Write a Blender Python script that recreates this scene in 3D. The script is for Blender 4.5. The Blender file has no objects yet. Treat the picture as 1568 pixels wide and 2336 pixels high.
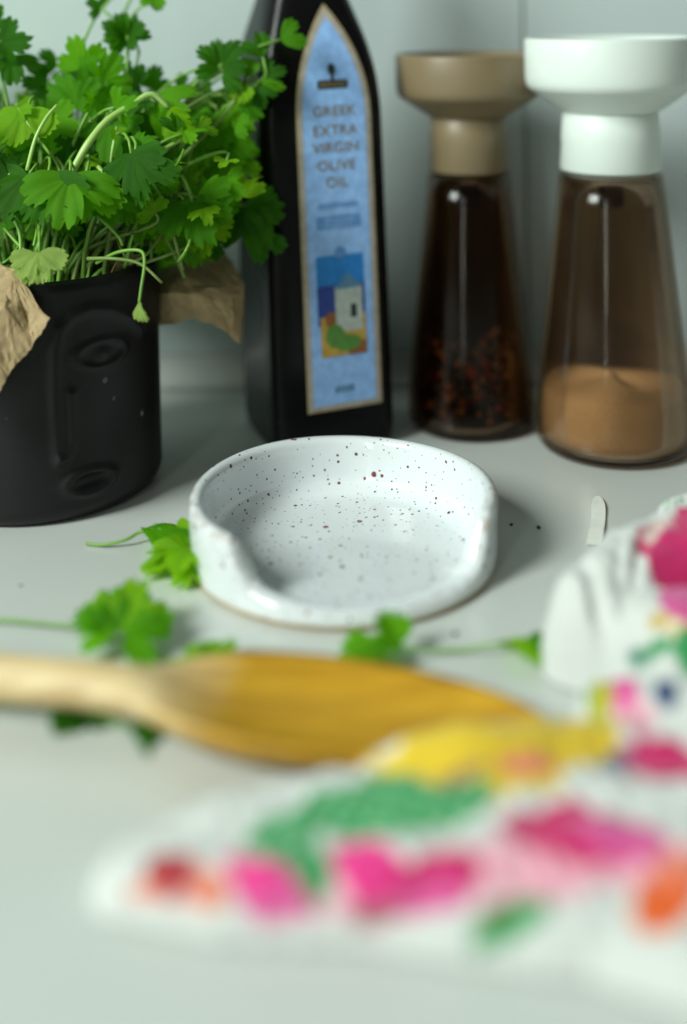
import bpy, bmesh, math, random
import numpy as np
from mathutils import Vector, Matrix
random.seed(7); rng = np.random.default_rng(7)
R = math.radians
SC = bpy.context.scene
COL = SC.collection

# ------------------------------------------------------------ camera, world, lights
# level camera with a shifted lens (the photograph's uprights are parallel), rolled slightly; photo measured on a 1568 x 2336 grid
CAM_Y, CAM_H, ROLL, FPX, CY = -0.4834, 0.2224, R(0.7), 2700.0, -0.425
cam_d = bpy.data.cameras.new('camera'); cam = bpy.data.objects.new('camera', cam_d); COL.objects.link(cam)
cam.location = (0, CAM_Y, CAM_H); cam.rotation_euler = (R(90), ROLL, 0)
cam_d.sensor_fit = 'VERTICAL'; cam_d.sensor_height = 36; cam_d.sensor_width = 24
cam_d.lens = FPX / 2336 * 36; cam_d.clip_start = 0.01; cam_d.clip_end = 50
cam_d.shift_x = -math.sin(ROLL) * CY * FPX / 2336; cam_d.shift_y = math.cos(ROLL) * CY * FPX / 2336
cam_d.dof.use_dof = True; cam_d.dof.focus_distance = 0.523
cam_d.dof.aperture_fstop = cam_d.lens * 1e-3 / 0.0218; cam_d.dof.aperture_blades = 7
SC.camera = cam

W = bpy.data.worlds.new('World'); SC.world = W; W.use_nodes = True
W.node_tree.nodes['Background'].inputs['Color'].default_value = (0.86, 0.86, 0.76, 1)
W.node_tree.nodes['Background'].inputs['Strength'].default_value = 0.065

def area(name, loc, target, sx, sy, power, color):
    d = bpy.data.lights.new(name, 'AREA'); d.shape = 'RECTANGLE'; d.size = sx; d.size_y = sy
    d.energy = power; d.color = color
    o = bpy.data.objects.new(name, d); COL.objects.link(o); o.location = loc
    o.rotation_euler = (Vector(target) - Vector(loc)).to_track_quat('-Z', 'Y').to_euler()
    return o
area('window_light', (-1.80, -1.32, 1.62), (0, 0.02, 0.03), 0.86, 0.98, 72, (0.905, 1.0, 0.945))
area('back_window_light', (-0.66, -1.65, 0.62), (0.05, 0.1, 0.08), 0.15, 1.25, 3.0, (0.90, 1.0, 0.95))

SC.view_settings.view_transform = 'Standard'; SC.view_settings.look = 'None'
SC.view_settings.exposure = 0.42; SC.view_settings.gamma = 1
SC.cycles.use_denoising = True
try: SC.cycles.denoiser = 'OPENIMAGEDENOISE'
except Exception: pass
SC.cycles.max_bounces = 10; SC.cycles.transparent_max_bounces = 16
SC.cycles.caustics_reflective = False; SC.cycles.caustics_refractive = False
SC.cycles.sample_clamp_indirect = 4

# ------------------------------------------------------------ photo grid -> place in the room
cP, sP = math.cos(R(24)), math.sin(R(24))                   # the view slopes down by about this much
cRo, sRo = math.cos(ROLL), math.sin(ROLL)
CAM = Vector((0, CAM_Y, CAM_H))
CR, CU, CB = Vector((1, 0, 0)), Vector((0, sP, cP)), Vector((0, -cP, sP))
def ray(px, py):
    u, v = (px - 784) / FPX, (1168 - py) / FPX
    return Vector((cRo * u + sRo * v, 1.0, -sRo * u + cRo * v + CY))
def at_z(px, py, z=0.0):
    d = ray(px, py); return CAM + d * ((z - CAM_H) / d.z)
def at_y(px, py, y):
    d = ray(px, py); return CAM + d * ((y - CAM_Y) / d.y)
def depth(p): return p[1] - CAM_Y

# ------------------------------------------------------------ object helpers
def link(name, me, m=None, parent=None, smooth=True):
    o = bpy.data.objects.new(name, me); COL.objects.link(o)
    if m is not None and not me.materials: me.materials.append(m)
    if smooth and len(me.polygons): me.polygons.foreach_set('use_smooth', [True] * len(me.polygons))
    if parent is not None: o.parent = parent
    return o
def mesh(name, verts, faces):
    me = bpy.data.meshes.new(name); me.from_pydata([tuple(v) for v in verts], [], faces); me.update(); return me
def tag(o, label=None, cat=None, group=None, kind=None):
    if label: o['label'] = label
    if cat: o['category'] = cat
    if group: o['group'] = group
    if kind: o['kind'] = kind
    return o
def thing(name, loc, label, cat, group=None):
    o = bpy.data.objects.new(name, None); o.empty_display_size = 0.02; COL.objects.link(o); o.location = loc
    return tag(o, label, cat, group)
def lathe(profile, n=64, close_bottom=True, close_top=True):
    V, F = [], []
    for r, z in profile:
        for k in range(n):
            a = 2 * math.pi * k / n; V.append((r * math.cos(a), r * math.sin(a), z))
    for i in range(len(profile) - 1):
        for k in range(n):
            k2 = (k + 1) % n
            F.append((i * n + k, i * n + k2, (i + 1) * n + k2, (i + 1) * n + k))
    if close_bottom: F.append(tuple(range(n - 1, -1, -1)))
    if close_top: F.append(tuple(range((len(profile) - 1) * n, len(profile) * n)))
    return V, F
def tube(pts, rad, sides=7):
    """verts, faces of a tapering tube through pts"""
    V, F = [], []; n = len(pts)
    rad = rad if hasattr(rad, '__len__') else [rad] * n
    up = Vector((0.31, 0.2, 0.93))
    for i, p in enumerate(pts):
        t = (Vector(pts[min(i + 1, n - 1)]) - Vector(pts[max(i - 1, 0)])).normalized()
        a = t.cross(up); a = a.normalized() if a.length > 1e-4 else Vector((1, 0, 0)); b = t.cross(a).normalized()
        for k in range(sides):
            an = 2 * math.pi * k / sides
            V.append(Vector(p) + (a * math.cos(an) + b * math.sin(an)) * rad[i])
    for i in range(n - 1):
        for k in range(sides):
            k2 = (k + 1) % sides
            F.append((i * sides + k, i * sides + k2, (i + 1) * sides + k2, (i + 1) * sides + k))
    F.append(tuple(range(sides - 1, -1, -1))); F.append(tuple(range((n - 1) * sides, n * sides)))
    return V, F
def bez(p0, p1, p2, p3, n):
    out = []
    for i in range(n + 1):
        t = i / n; s = 1 - t
        out.append(p0 * s**3 + p1 * 3 * s * s * t + p2 * 3 * s * t * t + p3 * t**3)
    return out
def sstep(a, b, x):
    t = np.clip((x - a) / (b - a), 0, 1); return t * t * (3 - 2 * t)

# ------------------------------------------------------------ material helpers
def mat(name):
    m = bpy.data.materials.new(name); m.use_nodes = True
    nt = m.node_tree; return m, nt, nt.nodes['Principled BSDF']
def N(nt, t, **kw):
    n = nt.nodes.new(t)
    for k, v in kw.items():
        if k in n.inputs: n.inputs[k].default_value = v
        else: setattr(n, k, v)
    return n
def L(nt, a, b): nt.links.new(a, b)
def mixc(nt, fac, a, b):
    n = nt.nodes.new('ShaderNodeMix'); n.data_type = 'RGBA'
    for s, v in ((n.inputs[0], fac), (n.inputs[6], a), (n.inputs[7], b)):
        if hasattr(v, 'is_output'): L(nt, v, s)
        else: s.default_value = v if not isinstance(v, tuple) else (v + (1,) if len(v) == 3 else v)
    return n.outputs[2]
def ramp(nt, fac, stops):
    n = nt.nodes.new('ShaderNodeValToRGB'); e = n.color_ramp.elements
    while len(e) < len(stops): e.new(0.5)
    for el, (p, c) in zip(e, stops):
        el.position = p; el.color = (c if len(c) == 4 else tuple(c) + (1,)) if hasattr(c, '__len__') else (c, c, c, 1)
    L(nt, fac, n.inputs[0]); return n.outputs[0]
def math_(nt, op, a, b=None):
    n = nt.nodes.new('ShaderNodeMath'); n.operation = op
    for s, v in ((n.inputs[0], a), (n.inputs[1], b)):
        if v is None: continue
        if hasattr(v, 'is_output'): L(nt, v, s)
        else: s.default_value = v
    return n.outputs[0]
def noisy(name, c1, c2, scale, rough=0.5, bump=0.0, bscale=None, spec=0.5, coat=0.0, detail=4):
    m, nt, p = mat(name)
    tc = N(nt, 'ShaderNodeTexCoord'); nz = N(nt, 'ShaderNodeTexNoise', Scale=scale, Detail=detail)
    L(nt, tc.outputs['Object'], nz.inputs['Vector'])
    L(nt, mixc(nt, ramp(nt, nz.outputs['Fac'], [(0.35, 0.0), (0.65, 1.0)]), c1, c2), p.inputs['Base Color'])
    p.inputs['Roughness'].default_value = rough; p.inputs['Specular IOR Level'].default_value = spec
    p.inputs['Coat Weight'].default_value = coat
    if bump:
        n2 = N(nt, 'ShaderNodeTexNoise', Scale=bscale or scale * 4, Detail=5); L(nt, tc.outputs['Object'], n2.inputs['Vector'])
        b = N(nt, 'ShaderNodeBump', Strength=bump, Distance=0.0006); L(nt, n2.outputs['Fac'], b.inputs['Height'])
        L(nt, b.outputs['Normal'], p.inputs['Normal'])
    return m

# ------------------------------------------------------------ the setting: worktop and wall
m_top, nt, p = mat('painted_worktop')
tc = N(nt, 'ShaderNodeTexCoord')
n1 = N(nt, 'ShaderNodeTexNoise', Scale=9.0, Detail=5); L(nt, tc.outputs['Object'], n1.inputs['Vector'])
mp = N(nt, 'ShaderNodeMapping'); mp.inputs['Scale'].default_value = (14, 160, 1); L(nt, tc.outputs['Object'], mp.inputs['Vector'])
n2 = N(nt, 'ShaderNodeTexNoise', Scale=1.0, Detail=6); L(nt, mp.outputs['Vector'], n2.inputs['Vector'])
c = mixc(nt, n1.outputs['Fac'], (0.53, 0.555, 0.525), (0.59, 0.61, 0.58))
scr = ramp(nt, n2.outputs['Fac'], [(0.70, 0.0), (0.76, 1.0)])
L(nt, mixc(nt, math_(nt, 'MULTIPLY', scr, 0.35), c, (0.36, 0.37, 0.34)), p.inputs['Base Color'])
p.inputs['Roughness'].default_value = 0.24; p.inputs['Specular IOR Level'].default_value = 0.5
b = N(nt, 'ShaderNodeBump', Strength=0.10, Distance=0.0004); L(nt, n2.outputs['Fac'], b.inputs['Height']); L(nt, b.outputs['Normal'], p.inputs['Normal'])
top = link('countertop', mesh('countertop', [(-1.5, -1.2, 0), (1.5, -1.2, 0), (1.5, 0.24, 0), (-1.5, 0.24, 0),
        (-1.5, -1.2, -0.04), (1.5, -1.2, -0.04), (1.5, 0.24, -0.04), (-1.5, 0.24, -0.04)],
        [(0, 1, 2, 3), (7, 6, 5, 4), (0, 4, 5, 1), (1, 5, 6, 2), (2, 6, 7, 3), (3, 7, 4, 0)]), m_top, smooth=False)
tag(top, kind='structure')

WALL_Y = 0.226
m_wall = noisy('painted_wall_panel', (0.52, 0.60, 0.60), (0.55, 0.63, 0.62), 6, 0.45, 0.05, 60, 0.4)
def panel(x0, x1, z0, z1, y0, y1):
    bm = bmesh.new(); bmesh.ops.create_cube(bm, size=1)
    for v in bm.verts:
        v.co = ((x0 + x1) / 2 + v.co.x * (x1 - x0), (y0 + y1) / 2 + v.co.y * (y1 - y0), (z0 + z1) / 2 + v.co.z * (z1 - z0))
    bmesh.ops.bevel(bm, geom=list(bm.edges), offset=0.0012, segments=2, affect='EDGES')
    me = bpy.data.meshes.new('wall_panel'); bm.to_mesh(me); bm.free(); return me
seam = at_y(1196, 60, WALL_Y).x
wall = tag(link('wall', panel(-1.6, 1.6, -0.04, 1.4, WALL_Y + 0.008, WALL_Y + 0.05), noisy('wall_backing', (0.2, 0.22, 0.22), (0.24, 0.25, 0.25), 9, 0.8), None, False), kind='structure')
for x0, x1 in ((-1.5, seam - 0.00035), (seam + 0.00035, 1.5)):
    link('wall_panel', panel(x0, x1, 0.0008, 1.3, WALL_Y, WALL_Y + 0.007), m_wall, wall, False)

V, F = [], []; rc = .016  # cove added to smooth the shading step where wall meets worktop
for i in range(13):
    a_ = math.pi / 2 * i / 12
    for x_ in (-1.5, 1.5): V.append((x_, WALL_Y - .0006 - rc + rc * math.sin(a_), .0012 + rc - rc * math.cos(a_)))
for i in range(12): F.append((i * 2, i * 2 + 1, i * 2 + 3, i * 2 + 2))
V += [(-1.5, WALL_Y - .0002, .0006), (1.5, WALL_Y - .0002, .0006)]; F += [(0, 26, 27, 1), (24, 25, 27, 26)]
tag(link('added_cove', mesh('added_cove', V, F), m_top), kind='structure')

# ------------------------------------------------------------ spoon rest (the speckled dish)
m_glaze, nt, p = mat('speckled_glaze')
tc = N(nt, 'ShaderNodeTexCoord')
def specks(scale, lo, hi, offs):
    mpp = N(nt, 'ShaderNodeMapping'); mpp.inputs['Location'].default_value = offs; L(nt, tc.outputs['Object'], mpp.inputs['Vector'])
    wn = N(nt, 'ShaderNodeTexNoise', Scale=900.0, Detail=2); L(nt, mpp.outputs['Vector'], wn.inputs['Vector'])
    sv = N(nt, 'ShaderNodeVectorMath'); sv.operation = 'SCALE'; L(nt, wn.outputs['Color'], sv.inputs[0]); sv.inputs['Scale'].default_value = 0.0006
    av = N(nt, 'ShaderNodeVectorMath'); av.operation = 'ADD'; L(nt, mpp.outputs['Vector'], av.inputs[0]); L(nt, sv.outputs[0], av.inputs[1])
    vo = N(nt, 'ShaderNodeTexVoronoi', Scale=scale); L(nt, av.outputs[0], vo.inputs['Vector'])
    sp = N(nt, 'ShaderNodeSeparateColor'); L(nt, vo.outputs['Color'], sp.inputs[0])
    th = math_(nt, 'MAXIMUM', math_(nt, 'ADD', math_(nt, 'MULTIPLY', math_(nt, 'POWER', sp.outputs[0], 2.5), hi - lo), lo), 0.0001)
    ratio = math_(nt, 'DIVIDE', vo.outputs['Distance'], th)
    return ramp(nt, ratio, [(0.80, 1.0), (1.0, 0.0)]), sp.outputs[1]
f1, r1 = specks(255, 0.07, 0.25, (0.013, 0.007, 0.003))
f2, r2 = specks(400, 0.10, 0.24, (0.3, 0.1, 0.2))
f3, r3 = specks(140, -0.10, 0.22, (0.7, 0.3, 0.5))
n1 = N(nt, 'ShaderNodeTexNoise', Scale=28.0, Detail=4); L(nt, tc.outputs['Object'], n1.inputs['Vector'])
base = mixc(nt, n1.outputs['Fac'], (0.66, 0.70, 0.715), (0.72, 0.745, 0.755))
at = N(nt, 'ShaderNodeAttribute', attribute_name='edge')
n4 = N(nt, 'ShaderNodeTexNoise', Scale=160.0, Detail=4); L(nt, tc.outputs['Object'], n4.inputs['Vector'])
ef = math_(nt, 'MULTIPLY', at.outputs['Fac'], ramp(nt, n4.outputs['Fac'], [(0.40, 0.0), (0.62, 1.0)]))
base = mixc(nt, math_(nt, 'MULTIPLY', ef, 0.75), base, (0.30, 0.17, 0.09))
col = mixc(nt, f2, base, (0.035, 0.035, 0.03))
col = mixc(nt, f1, col, mixc(nt, r1, (0.09, 0.035, 0.02), (0.17, 0.03, 0.03)))
col = mixc(nt, f3, col, mixc(nt, r3, (0.15, 0.06, 0.025), (0.22, 0.02, 0.04)))
sx = N(nt, 'ShaderNodeSeparateXYZ'); L(nt, tc.outputs['Object'], sx.inputs[0])
zz = math_(nt, 'ADD', sx.outputs['Z'], math_(nt, 'MULTIPLY', math_(nt, 'SUBTRACT', n4.outputs['Fac'], 0.5), 0.0012))
rad = math_(nt, 'SQRT', math_(nt, 'ADD', math_(nt, 'MULTIPLY', sx.outputs['X'], sx.outputs['X']), math_(nt, 'MULTIPLY', sx.outputs['Y'], sx.outputs['Y'])))
bare = math_(nt, 'MULTIPLY', ramp(nt, math_(nt, 'MULTIPLY', zz, 100), [(0.19, 1.0), (0.29, 0.0)]), ramp(nt, math_(nt, 'MULTIPLY', rad, 10), [(0.585, 0.0), (0.595, 1.0)]))
col = mixc(nt, bare, col, mixc(nt, n4.outputs['Fac'], (0.60, 0.45, 0.24), (0.44, 0.30, 0.15)))
L(nt, col, p.inputs['Base Color'])
rr = nt.nodes.new('ShaderNodeMix'); L(nt, bare, rr.inputs[0]); rr.inputs[2].default_value = 0.13; rr.inputs[3].default_value = 0.8
L(nt, rr.outputs[0], p.inputs['Roughness'])
p.inputs['Specular IOR Level'].default_value = 0.5
n5 = N(nt, 'ShaderNodeTexNoise', Scale=95.0, Detail=3); L(nt, tc.outputs['Object'], n5.inputs['Vector'])
hb = math_(nt, 'SUBTRACT', n5.outputs['Fac'], math_(nt, 'MULTIPLY', f1, 0.5))
b = N(nt, 'ShaderNodeBump', Strength=0.22, Distance=0.0006); L(nt, hb, b.inputs['Height']); L(nt, b.outputs['Normal'], p.inputs['Normal'])

def dish():
    n = 432; V, E = [], []; rows = None; HF = 0.0268
    # wall height against the angle from the front: low lip in front, a step up on each side
    ka = [-180, -47, -44, -41, -38.5, -35, -29, -16, 0, 30, 46, 53, 57, 60.5, 63.5, 67, 70, 180]
    kh = [HF, HF, .0262, .0218, .0165, .0120, .0098, .0078, .0066, .0062, .0064, .0076, .0104, .0158, .0218, .0262, HF, HF]
    an_ = np.array([math.degrees(math.atan2(math.cos(2 * math.pi * k / n), -math.sin(2 * math.pi * k / n))) for k in range(n)])
    HT = np.interp(an_, ka, kh)
    for _ in range(2): HT = (np.roll(HT, 1) + 2 * HT + np.roll(HT, -1)) / 4
    for k in range(n):
        th = 2 * math.pi * k / n                      # 0 = +x, front = -90 deg
        a = math.degrees(math.atan2(math.cos(th), -math.sin(th)))   # degrees from the front, + to the right
        ht = float(HT[k]); open_ = float(np.clip((HF - ht) / (HF - .0066), 0, 1))
        ht += 0.0004 * math.sin(3 * th + 1) * (1 - open_)
        t = 0.0056 + 0.0022 * open_ + 0.0035 * open_ * (1 - open_) * 4 * 0.6
        Ro = 0.0620 + 0.00025 * math.sin(2 * th + .4)
        FL = 0.0030
        pr = []
        pr += [(0.0001, 0.0006, 0), (0.040, 0.0006, 0), (0.0590, 0.0004, 0), (Ro - 0.0012, 0.0004, 0), (Ro - 0.0004, 0.0011, 0), (Ro, 0.0024, 0)]
        wall_top = ht - t * 0.45
        for q in (0.25, 0.5, 0.75, 1.0):
            z = 0.0024 + (wall_top - 0.0024) * q
            pr.append((Ro + 0.0005 * z / HF + 0.0002 * math.sin(z * 900 + th * 1.0), z, 0.25 if q == 1 and open_ < .5 else 0))
        for j in range(1, 8):                           # rounded lip
            u = math.pi * j / 8
            rr_ = Ro + 0.0005 * ht / HF - t / 2 + math.cos(u) * t / 2
            e = math.exp(-((j - 1.8) / 1.3) ** 2)
            pr.append((rr_, wall_top + math.sin(u) * t * 0.45, e * (1.0 if open_ < 0.3 else 0.25)))
        Ri = Ro - t + 0.0002
        fr = 0.0095 + 0.003 * open_                      # fillet to the floor
        fh = min(0.0078, max(0.0016, (ht - FL) * 0.55))
        zt = FL + fh
        for q in (0.0, 0.33, 0.66, 1.0):
            z = wall_top + (zt - wall_top) * q if wall_top > zt else zt
            pr.append((Ri - 0.0006 * q, z, 0))
        for j in range(1, 9):
            u = math.pi / 2 * j / 8
            pr.append((Ri - 0.0006 - fr * (1 - math.cos(u)), FL + fh * (1 - math.sin(u)), 0))
        for q in (0.8, 0.6, 0.4, 0.2, 0.003):
            r0 = Ri - 0.0006 - fr
            pr.append((r0 * q, FL - 0.0003 * (1 - q) + 0.00012 * math.sin(q * 40), 0))
        rows = len(pr)
        for r, z, e in pr:
            V.append((r * math.cos(th), r * math.sin(th), z)); E.append(e)
    F = []
    for k in range(n):
        k2 = (k + 1) % n
        for i in range(rows - 1):
            F.append((k * rows + i, k2 * rows + i, k2 * rows + i + 1, k * rows + i + 1))
    F.append(tuple(k * rows + rows - 1 for k in range(n)))
    F.append(tuple(k * rows for k in range(n - 1, -1, -1)))
    me = mesh('spoon_rest', V, F)
    at_ = me.attributes.new('edge', 'FLOAT', 'POINT'); at_.data.foreach_set('value', E)
    return me
d = link('spoon_rest', dish(), m_glaze)
tag(d, 'white speckled ceramic spoon rest with a low cut-out front, in the middle', 'spoon rest')

# ------------------------------------------------------------ dark oil bottle with blue label
m_bot, nt, p = mat('black_bottle_glass')
p.inputs['Base Color'].default_value = (0.006, 0.006, 0.006, 1); p.inputs['Roughness'].default_value = 0.22
p.inputs['Specular IOR Level'].default_value = 0.11
tc = N(nt, 'ShaderNodeTexCoord'); nz = N(nt, 'ShaderNodeTexNoise', Scale=40.0, Detail=4); L(nt, tc.outputs['Object'], nz.inputs['Vector'])
L(nt, ramp(nt, nz.outputs['Fac'], [(0.3, 0.17), (0.7, 0.30)]), p.inputs['Roughness'])
def flat(name, c, rough=0.55, var=0.12):
    return noisy(name, tuple(v * (1 - var) for v in c), tuple(min(1, v * (1 + var)) for v in c), 260, rough, 0.0, None, 0.35)
m_tan = flat('label_gold_border', (0.42, 0.34, 0.20)); m_tan2 = flat('label_cream_line', (0.44, 0.40, 0.36))
m_blue = flat('label_blue', (0.30, 0.52, 0.93)); m_mid = flat('label_mid_blue', (0.12, 0.29, 0.62))
m_gold = flat('label_brown_ink', (0.25, 0.16, 0.05)); m_ink = flat('label_dark_ink', (0.02, 0.035, 0.04))
m_sky = flat('label_sky_blue', (0.02, 0.22, 0.62)); m_sea = flat('label_sea_navy', (0.03, 0.06, 0.30))
m_house = flat('label_house_white', (0.45, 0.50, 0.46)); m_field = flat('label_field_ochre', (0.52, 0.33, 0.06))
m_bush = flat('label_bush_green', (0.10, 0.26, 0.05)); m_soil = flat('label_soil_red', (0.28, 0.10, 0.03)); m_teal = flat('label_teal_ink', (0.10, 0.24, 0.38))

HS = 0.0326                                                # half side
def bsec(z):
    """half size and roundness of the bottle at height z"""
    kz = [0, .003, .008, .172, .190, .206, .221, .235, .250, .265, .278, .320]
    ks = [.0304, .0319, HS, HS, .0315, .0286, .0244, .0202, .0166, .0144, .0134, .0130]
    kn = [8, 9, 9, 9, 7, 5.5, 4, 3.2, 2.6, 2.1, 2, 2]
    return float(np.interp(z, kz, ks)), float(np.interp(z, kz, kn))
def smooth_sec(z):
    w = [bsec(z + dz) for dz in (-.006, -.003, 0, .003, .006)] if z > .012 else [bsec(z)]
    return sum(a for a, _ in w) / len(w), sum(b for _, b in w) / len(w)
corner = at_z(644, 1045, 0)
ANG = R(20)
bx = Vector((math.cos(ANG), math.sin(ANG), 0)); by = Vector((-math.sin(ANG), math.cos(ANG), 0))
bot_c = corner + bx * (HS - .0035) + by * (HS - .0035)
bottle = thing('oil_bottle', (bot_c.x, bot_c.y, 0), 'tall black square bottle of olive oil with a pointed blue label', 'bottle')
bottle.rotation_euler = (0, R(-1.7), ANG)
V, F = [], []; NB = 72
zs = [0, .001, .003, .006, .010] + list(np.linspace(.02, .16, 8)) + list(np.linspace(.166, .278, 36)) + [.295, .30]
for z in zs:
    s, n = smooth_sec(z)
    for k in range(NB):
        a = 2 * math.pi * k / NB; c_, s_ = math.cos(a), math.sin(a)
        r = s / ((abs(c_)**n + abs(s_)**n) ** (1 / n)); V.append((r * c_, r * s_, z))
for i in range(len(zs) - 1):
    for k in range(NB):
        k2 = (k + 1) % NB; F.append((i * NB + k, i * NB + k2, (i + 1) * NB + k2, (i + 1) * NB + k))
F.append(tuple(range(NB - 1, -1, -1))); F.append(tuple(range((len(zs) - 1) * NB, len(zs) * NB)))
link('glass_body', mesh('glass_body', V, F), m_bot, bottle)
Vc, Fc = lathe([(.0148, .284), (.0152, .285), (.0152, .313), (.0145, .315)], 40)
link('screw_cap', mesh('screw_cap', Vc, Fc), noisy('black_cap', (0.012, 0.012, 0.012), (0.02, 0.02, 0.02), 50, 0.4), bottle)

FD = -CAM_Y + corner.y + 0.010
def zl(py): return CAM_H + FD * ((1168 - py) / FPX + CY)
LZ0, LZT = zl(928), zl(12) + 0.001
LW, LU = 0.0200, 0.0040
def lhalf(z, inset=0.0):
    z1 = zl(270)
    t = (z - z1) / (LZT - inset * 2.0 - z1)
    w = LW - inset
    if t <= 0: return w
    return max(0.0, w * (1 - min(1, t) ** 2.1) ** 0.95)
def lab3(u, z, off):
    s, n = smooth_sec(z)
    uu = min(abs(u), s * .985)
    return (u, -((s**n - uu**n) ** (1 / n)) - off, z)
def patch(name, z0, z1, left, right, off, m, parent, nr=30, ncol=10):
    V, F = [], []
    for i in range(nr + 1):
        z = z0 + (z1 - z0) * i / nr
        for j in range(ncol + 1):
            u = left(z) + (right(z) - left(z)) * j / ncol
            V.append(lab3(u + LU, z, off))
    for i in range(nr):
        for j in range(ncol):
            a = i * (ncol + 1) + j; F.append((a, a + 1, a + ncol + 2, a + ncol + 1))
    return link(name, mesh(name, V, F), m, parent)
label = patch('label', LZ0, LZT, lambda z: -lhalf(z), lambda z: lhalf(z), .0004, m_tan, bottle, 60, 14)
patch('label_inner_line', LZ0 + .0010, LZT - .003, lambda z: -lhalf(z, .0012), lambda z: lhalf(z, .0012), .0006, m_tan2, label, 60, 14)
patch('label_field', LZ0 + .0030, LZT - .0075, lambda z: -lhalf(z, .0034), lambda z: lhalf(z, .0034), .0008, m_blue, label, 60, 14)
def lettering(txt, py, size, m, name='lettering'):
    cu = bpy.data.curves.new(name, 'FONT'); cu.body = txt; cu.size = size; cu.align_x = 'CENTER'; cu.offset = 0.0
    cu.space_character = 1.05
    t = bpy.data.objects.new(name, cu); COL.objects.link(t)
    dg = bpy.context.evaluated_depsgraph_get(); me = bpy.data.meshes.new_from_object(t.evaluated_get(dg))
    bpy.data.objects.remove(t); bpy.data.curves.remove(cu)
    me.materials.clear()
    for v in me.vertices: v.co = lab3(v.co.x + LU, zl(py) + v.co.y, .0011)
    return link(name, me, m, label, False)
for txt, py in (('GREEK', 262), ('EXTRA', 306), ('VIRGIN', 345), ('OLIVE', 385), ('OIL', 424)):
    lettering(txt, py, 0.0074, m_gold)
# emblem: a small tree above a dark banner
def disc(name, u0, z0, ru, rz, off, m, a0=0, a1=360, n=24):
    V = [lab3(u0 + LU, z0, off)] + [lab3(u0 + LU + ru * math.cos(R(a0 + (a1 - a0) * k / n)), z0 + rz * math.sin(R(a0 + (a1 - a0) * k / n)), off) for k in range(n + 1)]
    return link(name, mesh(name, V, [(0, k, k + 1) for k in range(1, n + 1)]), m, label, False)
def rect(name, u0, u1, za, zb, off, m, skew=0.0):
    return patch(name, za, zb, lambda z: u0 + skew * (z - za), lambda z: u1 + skew * (z - za), off, m, label, 2, 2)
disc('emblem', 0, zl(157), .0021, .0030, .0010, m_ink)
rect('emblem', -.0008, .0008, zl(182), zl(160), .00105, m_ink)
patch('emblem_banner', zl(201), zl(181), lambda z: -.0084 + 0.3 * abs(z - zl(191)), lambda z: .0084 - 0.3 * abs(z - zl(191)), .0010, m_ink, label, 4, 6)
for k in range(8): rect('emblem_letter', -.0066 + k * .0017, -.0056 + k * .0017, zl(195), zl(187), .0012, m_gold)
for py, w in ((459, .0105), (466, .0110)): rect('small_print', -w, w, zl(py + 4), zl(py), .0010, m_mid)
rect('small_print_box', -.0118, .0118, zl(517), zl(488), .0010, m_mid)
for py in (495, 503, 511): rect('small_print', -.0074, .0074, zl(py + 3), zl(py), .0012, m_blue)
# printed picture: chapel above the sea
P0, P1 = -.0128, .0124
rect('picture_sky', P0, P1, zl(650), zl(578), .0010, m_sky)
disc('picture_seal', 0, zl(572), .0030, .0030, .0011, m_mid)
rect('picture_sea', P0, P1, zl(735), zl(645), .00105, m_sea)
patch('picture_field', zl(806), zl(715), lambda z: P0 + .0012, lambda z: P1, .0011, m_field, label, 4, 4)
rect('picture_house', -.0036, .0108, zl(752), zl(648), .0012, m_house)
patch('picture_house_roof', zl(655), zl(622), lambda z: -.0040 + (z - zl(655)) * .95, lambda z: .0112 - (z - zl(655)) * .95, .0013, m_teal, label, 4, 4)
rect('picture_house_door', .0046, .0078, zl(722), zl(692), .0013, m_ink)
disc('picture_bush', -.0042, zl(760), .0050, .0060, .0013, m_bush); disc('picture_bush', .0022, zl(778), .0072, .0042, .00135, m_bush)
disc('picture_flower', -.0062, zl(722), .0030, .0040, .0012, m_soil)
patch('picture_soil', zl(806), zl(778), lambda z: .0030 - (z - zl(806)) * .4, lambda z: P1, .00125, m_soil, label, 3, 3)
for k in range(5): rect('small_print', -.0052 + k * .0021, -.0037 + k * .0021, zl(889), zl(874), .0010, m_teal)

# ------------------------------------------------------------ two mills
def glass_mat(name, tint):
    m, nt, p = mat(name); nt.nodes.remove(p); out = nt.nodes['Material Output']
    tr = N(nt, 'ShaderNodeBsdfTransparent'); tr.inputs[0].default_value = tint + (1,)
    gl = N(nt, 'ShaderNodeBsdfGlossy', Roughness=0.12); gl.inputs[0].default_value = (1, 1, 1, 1)
    fr = N(nt, 'ShaderNodeFresnel', IOR=1.45)
    tc = N(nt, 'ShaderNodeTexCoord'); nz = N(nt, 'ShaderNodeTexNoise', Scale=55.0, Detail=3); L(nt, tc.outputs['Object'], nz.inputs['Vector'])
    L(nt, ramp(nt, nz.outputs['Fac'], [(0.3, 0.08), (0.7, 0.16)]), gl.inputs['Roughness'])
    mx = N(nt, 'ShaderNodeMixShader'); L(nt, math_(nt, 'MULTIPLY', fr.outputs[0], 0.5), mx.inputs[0]); L(nt, tr.outputs[0], mx.inputs[1]); L(nt, gl.outputs[0], mx.inputs[2])
    L(nt, mx.outputs[0], out.inputs['Surface']); return m
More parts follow.
